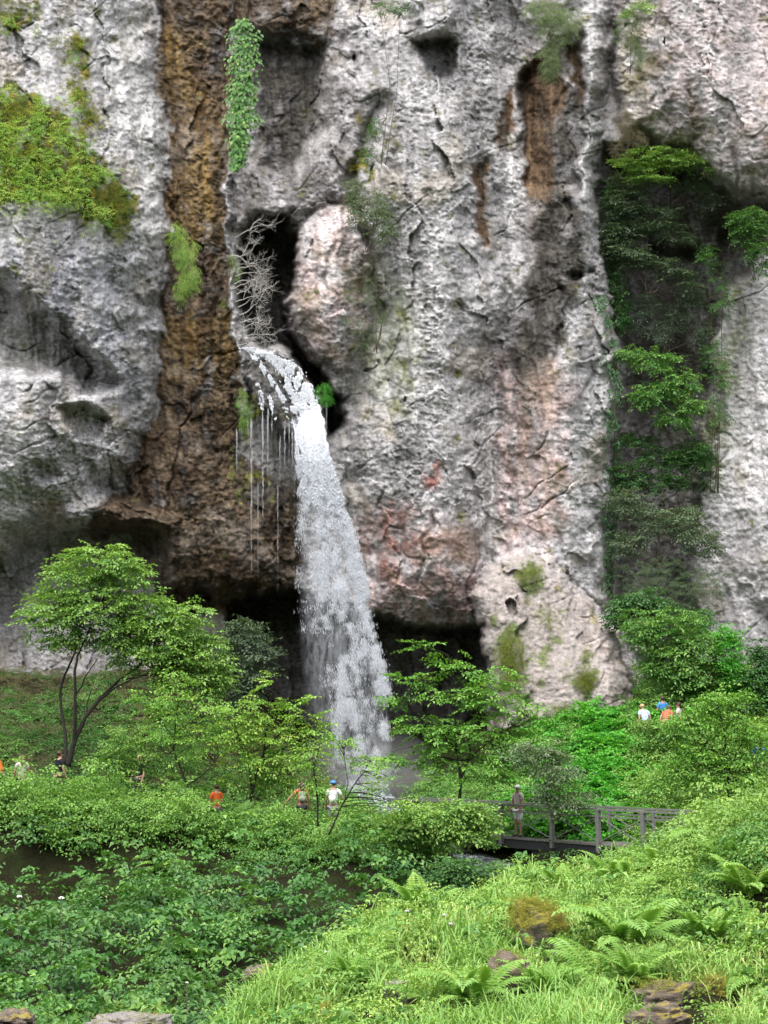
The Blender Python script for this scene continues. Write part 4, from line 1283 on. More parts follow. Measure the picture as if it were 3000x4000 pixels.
shrub(25, 'hanging_plant', 'sparse grey tufts trailing down right of the pinkish bulge', 'plant', 64.8, [(1430, 1130, 90, 60), (1560, 1140, 60, 70), (1400, 1280, 60, 80), (1500, 1260, 80, 90), (1470, 1020, 50, 50)], 170, 'grey', SPRN, .55, .2, .1, None, (-.7, .5), 4)
shrub(26, 'grass_tussock', 'bright green tussock hanging on the edge of the brown water stain', 'plant', 64.6, [(690, 900, 45, 50), (720, 970, 60, 60), (740, 1060, 50, 70), (715, 1110, 40, 60)], 260, 'fern', SPRN, .62, .12, .15, None, (-.9, .3), 3)
shrub(27, 'moss_cushion', 'pale green moss cushion left of the lip of the waterfall', 'moss', 65.6, [(945, 1550, 28, 50), (960, 1600, 36, 60), (950, 1650, 28, 36)], 180, 'fern', SPRN, .34, .05, .1, None, (-.9, .4), 2)
shrub(28, 'moss_cushion', 'deep green moss cushion right of the lip of the waterfall', 'moss', 65.2, [(1265, 1520, 42, 36), (1272, 1555, 36, 24)], 140, 'lush', SPRN, .34, .0, .1, None, (-.8, .4), 2)
shrub(29, 'moss_cushion', 'small yellowish moss cushion beside the pale green one at the lip', 'moss', 65.3, [(1005, 1590, 14, 28), (995, 1550, 10, 20), (905, 1850, 20, 40)], 50, 'moss', SPRN, .3, .1, .1, None, (-.8, .4), 1)
shrub(30, 'cliff_shrub', 'dark plants in the crack at the top centre of the cliff', 'shrub', 65.0, [(1480, 30, 40, 40), (1560, 20, 50, 30), (1470, 500, 30, 60), (1440, 590, 24, 40)], 90, 'dark', SPRS, .9, .05, .2, None, (-.4, .3), 2)
shrub(31, 'ledge_plant', 'small fern like plants at the edge of the brown stain below the ivy', 'plant', 66.4, [(905, 1000, 18, 30), (925, 1050, 20, 40), (880, 1180, 14, 30)], 45, 'fern', SPRN, .4, .05, .1, None, (-.6, .4), 1)

shrub(33, 'cliff_shrub', 'dark leafy growth in the shaded corner behind the upper pillar', 'shrub', 69.0, [(2390, 760, 40, 60), (2400, 860, 40, 70), (2400, 1100, 40, 90), (2420, 1220, 50, 70), (2390, 1000, 30, 60)], 260, 'dark', SPRS, 1.3, .0, .2, None, (-.4, .35))
shrub(34, 'cliff_shrub', 'thin grey green growth on the dark wall in the middle of the recess', 'shrub', 69.5, [(2520, 1180, 90, 60), (2620, 1240, 90, 60), (2700, 1150, 60, 70), (2560, 1290, 90, 40), (2740, 1300, 50, 60)], 230, 'grey', SPRS, 1.2, -.15, .15, None, (-.5, .4))
shrub(35, 'cliff_shrub', 'yellowish green plants speckling the right wall of the recess', 'shrub', 68.0, [(2760, 1000, 60, 60), (2820, 1150, 60, 90), (2790, 1380, 60, 90), (2800, 1600, 60, 90), (2760, 1820, 60, 90), (2840, 1480, 40, 70)], 260, 'hazel', SPRS, .95, -.05, .1, None, (-.5, .4))
shrub(36, 'cliff_shrub', 'grey green shrub under the flat bright branches of the recess tree', 'shrub', 69.0, [(2490, 730, 70, 36), (2700, 720, 80, 30), (2780, 760, 70, 26), (2420, 700, 50, 30)], 170, 'grey', SPRS, 1.2, .05, .2, None, (-.2, .3))
shrub(37, 'leafy_bush', 'dark bush at the foot of the recess behind the large rounded bush', 'bush', 61, [(2430, 2380, 60, 70), (2560, 2380, 90, 50), (2520, 2330, 50, 50), (2700, 2420, 80, 50)], 240, 'dark', SPR, 1.1, .0, .3)

# ivy hanging beside the brown stain
_v = np.random.default_rng(41)
root = empty('ivy', on_cliff(945, 90))
tag(root, 'long curtain of bright green ivy hanging beside the brown stain', 'ivy')
n = 1500
vv = 70 + 590 * _v.random(n) ** .95
hw = np.interp(vv, [60, 110, 250, 420, 560, 660], [26, 46, 58, 54, 36, 20]) * (1 + .75 * pn(vv / 55, 3, 1))
uu = np.interp(vv, [60, 300, 660], [950, 950, 925]) + hw * np.clip(_v.normal(0, .55, n), -1.15, 1.15) + 6 * pn(vv / 80, 0, 3)
ang = (uu - np.interp(vv, [60, 300, 660], [950, 950, 925])) / hw
P = at(uu, vv, 66.6 - .55 * np.sqrt(np.clip(1.2 - ang ** 2, 0, 2)) + _v.normal(0, .1, n))
U = np.stack([ang * .6 + _v.normal(0, .3, n), -np.ones(n), .55 + _v.normal(0, .3, n)], 1)
T = np.stack([ang * .5 + _v.normal(0, .45, n), -.35 + 0 * ang, -np.ones(n)], 1)
L = _v.uniform(.13, .28, n)
o = leaf_mesh('foliage', frames(P, T, U, L, L * .85, _v.normal(.55, .17, n)), LM['hazel'], root, .1, .2)
o.location = -np.array(root.location)
mb = MB()
for k in range(4):
    q = np.linspace(-40, 560, 30)
    mb.tube(at(940 + k * 8 + 5 * np.sin(q / 60 + k), q, 66.75), .018, 4)
o = mb.build('stem', BARK2, root)
o.location = -np.array(root.location)
# ivy on the pillar
root = empty('ivy', on_cliff(2395, 2300))
tag(root, 'dark ivy climbing the right edge of the tall pillar', 'ivy')
n = 1500
vv = 1150 + 1180 * _v.random(n)
cu = np.interp(vv, [1150, 1300, 1500, 1700, 2000, 2350], [2345, 2390, 2405, 2405, 2395, 2390])
uu = cu + _v.normal(-8, 16, n)
keep = fbm(uu / 40, vv / 60, 0, 3, 19) > -.05
uu, vv = uu[keep], vv[keep]
n = len(uu)
P = at(uu, vv, cliff_y(np.minimum(uu, 2390), vv) - .5 + _v.normal(0, .15, n))
L = _v.uniform(.1, .2, n)
o = leaf_mesh('foliage', frames(P, np.stack([_v.normal(.1, .5, n), -.4 + 0 * uu, -np.ones(n)], 1), np.stack([_v.normal(.4, .4, n), -np.ones(n), .5 + 0 * uu], 1), L, L * .85, _v.normal(.35, .15, n)), LM['dark'], root)
o.location = -np.array(root.location)
mb = MB()
q = np.linspace(1500, 2340, 40)
mb.tube(at(np.interp(q, [1150, 1500, 2350], [2350, 2402, 2392]), q, cliff_y(2380, q) - .3), .03, 5)
o = mb.build('stem', BARK2, root)
o.location = -np.array(root.location)

# bare grey twigs in front of the cave
root = empty('bare_shrub', on_cliff(930, 1340))
tag(root, 'bare grey twiggy shrub in front of the black cave', 'shrub')
mb = MB()


def twig(p, d, ln, r, depth):
    n = 5
    P = [p]
    for k in range(n):
        d = norm(d + _v.normal(0, .22, 3) + np.array([0, 0, .03]))
        P.append(P[-1] + d * ln / n)
    mb.tube(P, np.linspace(r, r * .55, n + 1), 4, False)
    if depth:
        for k in range(_v.integers(3, 5)):
            q = P[_v.integers(2, n + 1)]
            twig(q, norm(d + _v.normal(0, .7, 3) + np.array([.15, 0, .1])), ln * _v.uniform(.55, .8), r * .6, depth - 1)


for (a, b, dx, dz) in ((900, 1000, .9, .0), (910, 1130, .9, .2), (925, 1330, 1., .1), (930, 1350, 1., .4), (915, 1110, 1., .5), (920, 1180, .8, -.2), (935, 1230, 1., .0), (940, 1290, 1., .5), (930, 1050, .9, -.1),(915, 1010, .9, .1), (920, 1080, .9, .35), (925, 1150, 1.0, .3), (930, 1200, 1., .1), (940, 1260, 1., .3), (950, 1310, 1., .25), (960, 1340, .9, .1), (920, 930, .8, .3)):
    twig(at(a, b, 66.0), np.array([dx, -.25, dz]), 1.1, .024, 3)
o = mb.build('branches', TWIG, root)
o.location = -np.array(root.location)

# moss and small herbs matted on the left buttress
n = 26000
uu, vv = _v.uniform(-300, 640, n), _v.uniform(-200, 1000, n)
m = grid_sample(blur(M['moss'], 30), uu, vv) + .55 * fbm(uu / 80, vv / 110, 0, 4, 66, .6) + .5 * fbm(uu / 24, vv / 30, 0, 2, 64)
keep = m > .55
uu, vv = uu[keep], vv[keep]
n = len(uu)
P = at(uu, vv, cliff_y(uu, vv) - .1 + .95 * -fbm((uu - 1500) * .0122 / 5, (2000 - vv) * .0122 / 6.5, cliff_y(uu, vv) / 6, 3, 2))
tn = .45 * fbm(uu / 60, vv / 60, 3, 3, 67) + .2 * sstep(520, 330, uu)
pick = fbm(uu / 110, vv / 90, 8, 2, 68) + .5 * sstep(420, 620, vv) * sstep(470, 250, uu)
fr = place_any(SPRN, P, _v.uniform(-2.6, -.5, n), _v.uniform(.25, .6, n), np.stack([_v.normal(-.3, .6, n), _v.normal(0, .4, n)], 1), tn, _v)
sel = np.repeat(pick > .28, 1)
k = _v.permutation(n)
A = P[pick <= .05]
Bq = P[(pick > .05) & (fbm(uu / 26, vv / 26, 5, 2, 69) > -.05)]
ta, tb = tn[pick <= .05], tn[(pick > .05) & (fbm(uu / 26, vv / 26, 5, 2, 69) > -.05)]
tag(leaf_mesh('moss', place_any([f_[:26] for f_ in SPRN], A, _v.uniform(-2.6, -.5, len(A)), _v.uniform(.25, .75, len(A)), np.stack([_v.normal(-.5, .6, len(A)), _v.normal(0, .4, len(A))], 1), ta, _v), LM['moss']),
    'yellow green moss matted on the left buttress of the cliff', 'moss', None, 'stuff')
tag(leaf_mesh('cliff_herbs', place_any([f_[:12] for f_ in SPRS], Bq - np.array([0, .15, 0]), _v.uniform(-2.6, -.5, len(Bq)), _v.uniform(.5, 1.1, len(Bq)), np.stack([_v.normal(-.35, .4, len(Bq)), _v.normal(0, .4, len(Bq))], 1), tb + .1, _v), LM['bright']),
    'small bright green herbs rooted in the moss of the left buttress', 'plants', None, 'stuff')
# tufts of grass on the sloping rock
A = []
for (a, b, ra, rb, n) in ((2070, 2230, 60, 40, 150), (1990, 2560, 70, 130, 420), (2290, 2640, 55, 55, 200), (2130, 2400, 40, 60, 60), (2200, 2760, 60, 30, 70)):
    q = norm(_v.normal(size=(n, 3)))[:, :2] * np.sqrt(_v.random((n, 1)))
    A.append(np.stack([a + q[:, 0] * ra, b + q[:, 1] * rb], 1))
A = np.concatenate(A)
n = len(A)
P = at(A[:, 0], A[:, 1], cliff_y(A[:, 0], A[:, 1]) - .35)
tag(leaf_mesh('rock_grass', place_any([f_[:24] for f_ in SPRN], P, _v.uniform(-2.6, -.5, n), _v.uniform(.3, .6, n), np.stack([_v.normal(-.6, .5, n), _v.normal(0, .4, n)], 1), _v.normal(-.1, .15, n), _v), LM['moss']),
    'tufts of grass growing on the sloping pink grey rock', 'grass', None, 'stuff')
# ------------------------------------------------------------------ undergrowth, grass, ferns
_u = np.random.default_rng(77)


def in_view(n, y0, y1, u0=-350, u1=3350, power=1.0):
    """ground positions spread evenly over the picture's width, at distances y0..y1"""
    y = y0 * (y1 / y0) ** (_u.random(n) ** power)
    u = _u.uniform(u0, u1, n)
    x = (u - 1500) / F * y * 1.0
    return x, y


def mound(x, y, s=2.2, seed=0):
    """height of the leaf mounds, 0..1: rounded bushes with dark gaps between them"""
    f1, f2, cid, ox, oy = cells((np.asarray(x) / s + .55 * pn(x / s, y / s, 1, seed)).astype(np.float32), (np.asarray(y) / s + .55 * pn(x / s, y / s, 4, seed)).astype(np.float32), 30 + seed)
    w = .75 + .9 * fbm(np.asarray(x) / (s * .38), np.asarray(y) / (s * .38), seed, 2, 150)
    return np.clip(np.sqrt(np.clip(1 - (f1 / .8) ** 2, 0, 1)) * (.4 + .6 * cid) * w, 0, 1.2), cid


def cover(name, x, y, h, cid, mat, protos, sc, label, tintamp=.16, tint=0.0, cat='undergrowth', flat=-.1, hmin=.25, rough=.3):
    n = len(x)
    m, c = h
    hh = m * (hmin + (1 - hmin) * _u.random(n) ** .55) * cid
    hh = hh * np.where(_u.random(n) < .06, 1.3, 1)
    P = np.stack([x, y, ground_z(x, y) + .05 + hh], 1)
    tn = tint + tintamp * (c - .5) + .12 * (_u.random(n) - .5) + .12 * (hh / (cid + .01) - .5)
    tilt = np.stack([_u.normal(flat, rough, n), _u.normal(0, rough, n)], 1)
    o = leaf_mesh(name, place_any(protos, P, _u.uniform(0, 6.28, n), sc * _u.uniform(.7, 1.3, n), tilt, tn, _u), LM[mat])
    return tag(o, label, cat, None, 'stuff')


# far bank thicket, front to back
x, y = in_view(20500, 15.5, 46.5, -1000, 3350)
k = (near_mask(x, y) < .3) & (x < np.interp(y, [14, 24, 30, 40, 47], [9, 9, 6, 4, .8])) & (ground_z(x, y) < -2.2)
k &= ~((y > 41.0) & (y < 44.3) & (x < -8.4 + 1.2 * pn(y, x, 3)) & (_u.random(len(x)) < .45))
k &= (pn(x / 1.4, y / 2.6, 9, 3) > -.34) & (pn(x / .75, y / 1.5, 2, 13) > .0)
k &= mound(x, y, 2.1, 1)[0] > .22
x, y = x[k], y[k]
reg = pn(x / 4, y / 5, 3, 14) + .25 * sstep(-9, 3, x) - .2 * sstep(24, 18, y)
Hc = np.interp(y, [15, 20, 28, 38, 42, 46, 50], [1.2, 1.9, 2.9, 2.6, 2.0, 1.35, .8])
for nm, kk, mt, pr, sc, ti, lb in (('thicket_undergrowth', reg > .12, 'dark', SPR, 1.15, .02, 'bluish green hazel thicket below the path on the far bank'),
                                    ('bramble_undergrowth', (reg <= .12) & (reg > -.16), 'hazel', SPRB, .85, -.10, 'broad leaved brambles and herbs in the thicket of the far bank'),
                                    ('small_leaved_undergrowth', reg <= -.16, 'hazel', SPRS, 1.1, -.02, 'small leaved brighter plants filling the hollows of the far bank')):
    cover(nm, x[kk], y[kk], mound(x[kk], y[kk], 2.1, 1), Hc[kk], mt, pr, sc * np.interp(y[kk], [15, 22, 32], [.55, .75, 1.0]), lb, .34, ti, rough=.14, hmin=.64)
# strip along the path, right up to the hikers
x, y = in_view(7500, 44.4, 47.6, -900, 3350)
k = (x < 1.8) & (polydist(x, y, STREAM) > 1.2)
x, y = x[k], y[k]
cover('path_undergrowth', x, y, mound(x, y, 1.5, 2), np.interp(y, [43, 45.8, 46.6, 47.6], [2.2, 2.2, 1.7, .6]) * np.interp(x, [-14, -9, -4, 0, 3], [1.05, 1.08, 1.08, .95, .8]), 'fern', SPRS, 1.15, 'light green herbs and nettles bordering the path', .3, -.12)
# slope between path and cliff, left
x, y = in_view(13500, 50.0, 65, -800, 1550)
k = (polydist(x, y, STREAM) > 1.4) & (pn(x / 2.0, y / 2.0, 5, 22) + .75 * sstep(61, 53, y) > -.04)
x, y = x[k], y[k]
cover('slope_undergrowth', x, y, mound(x, y, 1.7, 3), np.interp(y, [50, 56, 64], [.8, .75, .45]), 'hazel', SPRS, 1.0, 'low plants and nettles on the slope under the left overhang', .3, -.04)
x, y = in_view(5200, 52, 66, -400, 1500)
k = polydist(x, y, STREAM) > 1.6
x, y = x[k], y[k]
cover('dead_undergrowth', x, y, mound(x, y, 1.3, 4), .5 + 0 * x, 'dry', SPRN, .6, 'withered brown grass and stalks on the slope under the left overhang', .3, .15, flat=.3)
# both sides of the pool and the stream
x, y = in_view(5200, 48.5, 61.5, 1450, 2250)
k = (polydist(x, y, STREAM) > 1.5) & (x > np.interp(y, [48, 56, 62], [.2, .9, .6])) & (np.abs(y - 54 + 1.265 * (x - .6)) > 1.7)
x, y = x[k], y[k]
cover('streamside_undergrowth', x, y, mound(x, y, 1.5, 11), .9 + 0 * x, 'hazel', SPRS, 1.05, 'soft green plants on the slope between the plunge pool and the sloping rock', .3, .1, hmin=.4)
# vivid slope behind the bridge
x, y = in_view(8600, 47.0, 60.0, 1750, 2760)
k = (y > 55.2 - 1.265 * (x - .6)) & (x > np.interp(y, [46, 52, 60], [3.6, 3.2, 6.0])) & (polydist(x, y, STREAM) > 1.3)
x, y = x[k], y[k]
cover('lush_undergrowth', x, y, mound(x, y, 1.6, 5), .85 + 0 * x, 'lush', SPRB, .72, 'vivid green broad leaved plants covering the slope behind the footbridge', .25, .12, hmin=.5)
x, y = in_view(13000, 44.0, 64.0, 2450, 4000)
k = (y > 55.2 - 1.265 * (x - .6)) & (x > np.interp(y, [46, 64], [7.6, 9.5]))
x, y = x[k], y[k]
cover('hillside_undergrowth', x, y, mound(x, y, 2.4, 6), 1.5 + 0 * x, 'hazel', SPRS, 1.25, 'soft green shrubs covering the hillside at the right behind the footbridge', .3, .22, hmin=.4)
# middle: around the stream and under the bridge
x, y = in_view(5200, 27, 57, 1350, 2900)
k = (near_mask(x, y) < .3) & (polydist(x, y, STREAM) > 1.5) & (x > np.interp(y, [27, 40, 47, 57], [3, 2.6, .5, 1.5])) & (ground_z(x, y) < -2.3)
x, y = x[k], y[k]
bx = np.clip((x - .6) * .62 - (y - 54) * .784, 0, 15)
db = np.hypot(x - .6 - .62 * bx, y - 54 + .784 * bx)
cover('gully_undergrowth', x, y, mound(x, y, 2.0, 7), np.where(db < 2.2, .3, 1.2) * np.where((x > 2) & (y > 34) & (y < 49), .5, 1), 'dark', SPR, .85, 'greyish green leafy plants in the gully under the footbridge', .3, .25)

# ---- the near bank


ROCK_SPOTS = [(*ray_ground(u, v)[:2], r, b) for u, v, r, b in ((2110, 3740, .3, .4), (1990, 3890, .26, .5), (1550, 3950, .26, .5), (2590, 3930, .40, .5), (2560, 4010, .42, .6), (2790, 3885, .2, .4), (1265, 4010, .2, .5))]


def keep_near(x, y):
    return near_mask(x, y) > .5


x, y = in_view(82000, 8.5, 25, -100, 4350, .8)
k = keep_near(x, y)
for q in ROCK_SPOTS:
    k &= (np.hypot((x - q[0]), (y - q[1] + q[3] * .8) * .6) > q[2]) | (_u.random(len(x)) < .12)
x, y = x[k], y[k]
dens = pn(x / 1.1, y / 1.5, 2, 81)
uq = (x / y) * F + 1500
k = (dens + .35 * (_u.random(len(x)) - .5) + .9 * pn(x / .45, y / .7, 5, 86) > -.16) & ~((uq > 2380) & (y > 16.1) & (y < 17.6)) & ~((uq > 2440) & (y > 17.6) & (_u.random(len(x)) < .8))
x, y, dens = x[k], y[k], dens[k]
n = len(x)
P = np.stack([x, y, ground_z(x, y)], 1)
uq = (x / y) * F + 1500
yel = np.clip(sstep(.05, .4, pn(x / .9, y / 1.2, 4, 83)) + .8 * sstep(2450, 2650, uq) * sstep(16.5, 14.5, y) * sstep(-.25, .2, pn(x / .6, y / .9, 7, 85)), 0, 1)
L = _u.uniform(.14, .44, n) * (1 + .5 * dens) * (1 - .3 * yel)
part = blades(P, L, _u.uniform(.007, .017, n) * np.clip(y / 12, 1, 1.7), _u.uniform(.3, 1.15, n), .38 + .35 * yel + _u.normal(0, .12, n) + .1 * pn(x / .7, y / .7, 1, 84), _u)
tag(blade_mesh('grass', [part], LM['grass']), 'tall pale green grass covering the near bank', 'grass', None, 'stuff')
x, y = in_view(13500, 8.5, 24.5, 100, 4350, .8)
k = keep_near(x, y)
for q in ROCK_SPOTS:
    k &= np.hypot((x - q[0]), (y - q[1] + q[3] * .8) * .6) > q[2]
x, y = x[k], y[k]
cover('bank_herbs', x, y, mound(x, y, .9, 8), np.interp(y, [8, 16, 24], [.26, .36, .5]), 'fern', [f_[:14] for f_ in SPRS], .5, 'small leaved light green herbs among the grass of the near bank', .35, -.02, 'plants')
x, y = in_view(3800, 8.5, 24.5, 100, 4350, .8)
k = keep_near(x, y) & (pn(x / 1.5, y / 1.5, 6, 44) > .0)
for q in ROCK_SPOTS:
    k &= np.hypot((x - q[0]), (y - q[1] + q[3] * .8) * .6) > q[2]
x, y = x[k], y[k]
cover('bank_weeds', x, y, mound(x, y, 1.1, 9), np.interp(y, [8, 16, 24], [.3, .45, .55]), 'hazel', [f_[:10] for f_ in SPRB], .38, 'darker broad leaved weeds among the grass of the near bank', .3, .2, 'plants')
# overgrown hump at the right
x, y = in_view(7000, 15.5, 24.5, 2380, 4300)
uq = (x / y) * F + 1500
k = keep_near(x, y) & (y > np.interp(uq, [2380, 2600, 3350], [19, 17.3, 16.9]))
x, y = x[k], y[k]
uq = uq[k]
cover('hump_undergrowth', x, y, mound(x, y, 1.3, 10), np.interp(uq, [2430, 2560, 2700, 2900], [.05, .2, .55, .85]), 'hazel', SPRS, .62, 'yellowish green creepers over the hump of the near bank at the right', .5, .24, hmin=.4)

# ---- ferns
FERN = []
for i, (fr_, ln, pin, sp, ar) in enumerate(((11, .95, 18, 1.0, 1.0), (9, .8, 16, 1.3, 1.1), (13, .7, 15, 1.0, .8))):
    f_, ribs = fern_frames(np.random.default_rng(60 + i), fr_, ln, pin, sp, ar)
    rf = []
    for r in ribs:
        d = np.diff(r, axis=0)
        ll = np.linalg.norm(d, axis=1)
        rf.append(frames(r[:-1], d, np.tile([[0, 0, 1.]], (len(d), 1)), ll * 1.3, np.linspace(.012, .005, len(d)), np.full(len(d), .75)))
    FERN.append((f_, np.concatenate(rf)))
FERN_ME = []


NB = 'ferns on the near bank'


def fern(u, v, proto, scale, label, group, rz, mat='fern'):
    p = ray_ground(u, v)
    key = (proto, mat)
    got = next((e for e in FERN_ME if e[0] == key), None)
    if got is None:
        o = leaf_mesh('fern', FERN[proto][0], LM[mat])
        s = leaf_mesh('stalk', FERN[proto][1], LM[mat], o)
        FERN_ME.append((key, o.data, s.data))
    else:
        o = link('fern', got[1])
        link('stalk', got[2], None, o)
    scale *= 1.06 if group == NB else 1
    o.location = p + np.array([0, 0, .02])
    o.rotation_euler = (_u.normal(0, .1), _u.normal(0, .1), rz)
    o.scale = (scale,) * 3
    return tag(o, label, 'fern', group)


NB = 'ferns on the near bank'
for i, (u, v, p_, s_, lb) in enumerate((
        (2340, 3860, 1, 1.05, 'large fern with long arching fronds in the middle of the near bank'),
        (2440, 3740, 0, 1.0, 'fern directly behind the large arching one'),
        (2030, 3600, 0, .5, 'fern just above the yellow mossy boulder'),
        (2210, 3520, 2, .85, 'yellow green fern under the middle of the footbridge'),
        (2420, 3490, 0, .85, 'tall upright fern below the right end of the footbridge deck'),
        (2600, 3440, 2, .95, 'fern at the left foot of the creeper covered hump'),
        (2900, 3640, 1, .8, 'fern in the dry grass under the creeper covered hump'),
        (2250, 4010, 1, .8, 'fern cut by the bottom edge of the photo'),
        (1640, 3600, 2, .95, 'feathery fern left of the yellow mossy boulder'),
        (1800, 3500, 0, .95, 'pale blue green fern on the crest left of the yellow mossy boulder'),
        (1930, 3500, 2, .8, 'small fern on the crest behind the yellow mossy boulder'),
        (2760, 3300, 1, 1.0, 'fern on top of the creeper covered hump'),
        (1150, 3800, 2, .8, 'fern at the left tip of the near bank'),
        (1420, 3700, 1, .8, 'fern on the left slope of the near bank'),
        (2120, 3930, 2, .75, 'low fern between the mossy boulder and the bottom edge'),
        (2220, 3800, 1, .6, 'fern with drooping fronds right beside the yellow mossy boulder'),
        (2560, 3760, 1, .95, 'fern spreading to the right of the large arching one'),
        (2680, 3500, 1, .9, 'fern hanging on the front of the creeper covered hump'),
        (2850, 3430, 2, .9, 'fern half way up the creeper covered hump'),
        (2960, 3880, 1, .8, 'fern in the lower right corner above the bottom edge'),
        (1700, 3960, 1, .7, 'flat fern right of the pale grey rock at the bottom'),
        (2480, 3870, 2, .8, 'fern rising behind the flat brown slab'),
        (2780, 3720, 2, .85, 'fern in the straw coloured grass at the right'),
        (2930, 3520, 0, .8, 'fern at the right edge on the face of the hump'),
        (1860, 3660, 1, .6, 'fern close to the left side of the mossy boulder'),
        (1850, 3960, 0, .75, 'fern below the rough stone near the bottom edge'),
        (1380, 3880, 2, .75, 'fern between the pale grey rock and the left edge of the near bank'))):
    fern(u, v, p_, s_, lb, NB, 1.3 * i)
FB = 'ferns on the far bank'
for i, (u, v, p_, s_, lb) in enumerate((
        (700, 3215, 0, 1.5, 'fern spreading below the kinked sapling'),
        (800, 3225, 1, 1.5, 'fern right of the foot of the kinked sapling'),
        (600, 3190, 2, 1.6, 'fern left of the foot of the kinked sapling'),
        (900, 3255, 0, 1.5, 'fern on the bank between the two young trees'),
        (480, 3130, 1, 1.4, 'fern at the feet of the fair haired hiker'),
        (640, 3400, 1, 1.4, 'drooping fern in the dark middle of the thicket'),
        (230, 3330, 2, 1.5, 'fern under the earth overhang at the left'),
        (1080, 3270, 1, 1.4, 'fern below the hiker in coral'),
        (820, 3690, 0, 1.3, 'pale fern low on the far bank'),
        (640, 3720, 1, 1.2, 'flat fern low in the left part of the thicket'))):
    fern(u, v, p_, s_, lb, FB, 1.1 * i)

# ---- flowers
PET = simple('white_petal', (.75, .74, .68), .7, .2, .1)
YEL = simple('yellow_petal', (.75, .42, .02), .6, .2, .1)
LIL = simple('lilac_petal', (.55, .45, .6), .7, .2, .1)


def umbel(u, v, Y, r, label, mat, cat='flower', group=None):
    p = at(u, v, Y) if Y > 17 else ray_ground(u, v + 110)
    if Y <= 17:
        p = at(u, v, p[1])
    root = empty('flower', p)
    mb = MB()
    for k in range(34):
        d = norm(_u.normal(size=3))
        d[2] = abs(d[2]) * .8
        mb.ball(d * r * np.array([1, 1, .75]), r * .24, 5, 3)
    mb.build('flower_head', mat, root)
    h = p[2] - ground_z(p[0], p[1])
    MB().tube([(0, 0, -max(.15, h)), (.02, 0, -h * .4), (0, 0, 0)], .006, 4).build('stem', BARK2, root)
    return tag(root, label, cat, group)


umbel(75, 3505, 29, .05, 'round white flower head at the left edge over the thicket', PET)
umbel(240, 3510, 29, .05, 'round white flower head right of the one at the left edge', PET)
umbel(1850, 3815, 12.4, .014, 'single yellow flower in the grass by the mossy boulder', YEL)
for i, (u, v, lb) in enumerate(((1590, 3560, 'pale lilac flower at the left in the pale grass'), (1735, 3575, 'pale lilac flower in the pale grass near the crest'), (1760, 3610, 'lilac flower right of the others in the pale grass'), (1275, 3720, 'lilac flower on the left slope of the near bank'), (730, 3840, 'tiny white flower low in the thicket of the far bank'))):
    umbel(u, v, 15.5 if u > 1000 else 20, .022, lb, LIL if u > 1000 else PET)
# ------------------------------------------------------------------ footbridge
STEEL = simple('weathered_grey_timber', (.115, .112, .105), .65, .35, .35, 6)
DARKT = simple('black_timber', (.018, .018, .019), .7, .3, .4, 6)
DECK = simple('deck_boards', (.10, .095, .085), .8, .3, .4, 5)
BA, BD = np.array([.6, 54.0, -3.2]), np.array([.62, -.7846, 0.0])
BN = np.array([-.7846, -.62, 0.0])          # towards the camera
bridge = empty('footbridge', tuple(BA + BD * 7))
tag(bridge, 'grey footbridge with posts and braced railings crossing the stream gully', 'bridge')


def bpt(s, off, z):
    return BA + BD * (s - .0) + BN * (off - .7) + np.array([0, 0, z]) - (BA + BD * 7)


def s_of_u(u):
    s = np.linspace(-1, 18, 2000)
    P = BA + BD * s[:, None]
    uu = 1500 + F * P[:, 0] / (P[:, 1] * CT + P[:, 2] * ST)
    return float(np.interp(u, uu, s))


dk = MB()
for k in range(int(16.5 / .16)):
    s = -.5 + k * .16
    dk.box(bpt(s, 0, -.03 + RNG.normal(0, .003)), (.074, .72, .03), BD)
dk.build('deck', DECK, bridge, False)
for off in (.58, -.58):
    mb = MB()
    mb.box(bpt(7.5, off, -.21), (8.2, .08, .15), BD)
    mb.build('beam', DARKT, bridge, False)
mb = MB().box(bpt(10.5, .45, -.46), (3.6, .12, .1), BD)
mb.build('beam', DARKT, bridge, False)
for off, us, nm in ((.72, (1690, 1830, 1960, 2159, 2340, 2517, 2680), 'near'), (-.72, (1740, 1890, 2056, 2246, 2415, 2590), 'far')):
    rl = MB()
    h = 1.08
    sa, sb = -.6, s_of_u(2690)
    rl.box(bpt((sa + sb) / 2, off, h), ((sb - sa) / 2, .05, .03), BD)
    hand = rl.build('handrail', STEEL, bridge, False)
    ss = [s_of_u(u) + (0 if off > 0 else .25) for u in us]
    for s in ss:
        p = MB()
        w = .065 if off > 0 else .04
        p.box(bpt(s, off, (h - .05 - .25) / 2), (w, w, (h + .19) / 2), BD)
        p.box(bpt(s, off, h - .04), (w * 1.25, w * 1.1, .025), BD)
        p.build('post', STEEL, hand, False)
    mr = MB().box(bpt((sa + sb) / 2, off, h - .22), ((sb - sa) / 2, .022, .022), BD)
    mr.build('rail', STEEL, hand, False)
    for a, b in zip(ss[:-1], ss[1:]):
        br = MB()
        br.tube([bpt(a + .06, off + .012, .06), bpt(b - .06, off + .012, h - .26)], .018, 6)
        br.tube([bpt(a + .06, off - .03, h - .26), bpt(b - .06, off - .03, .06)], .018, 6)
        br.build('brace', STEEL, hand, False)
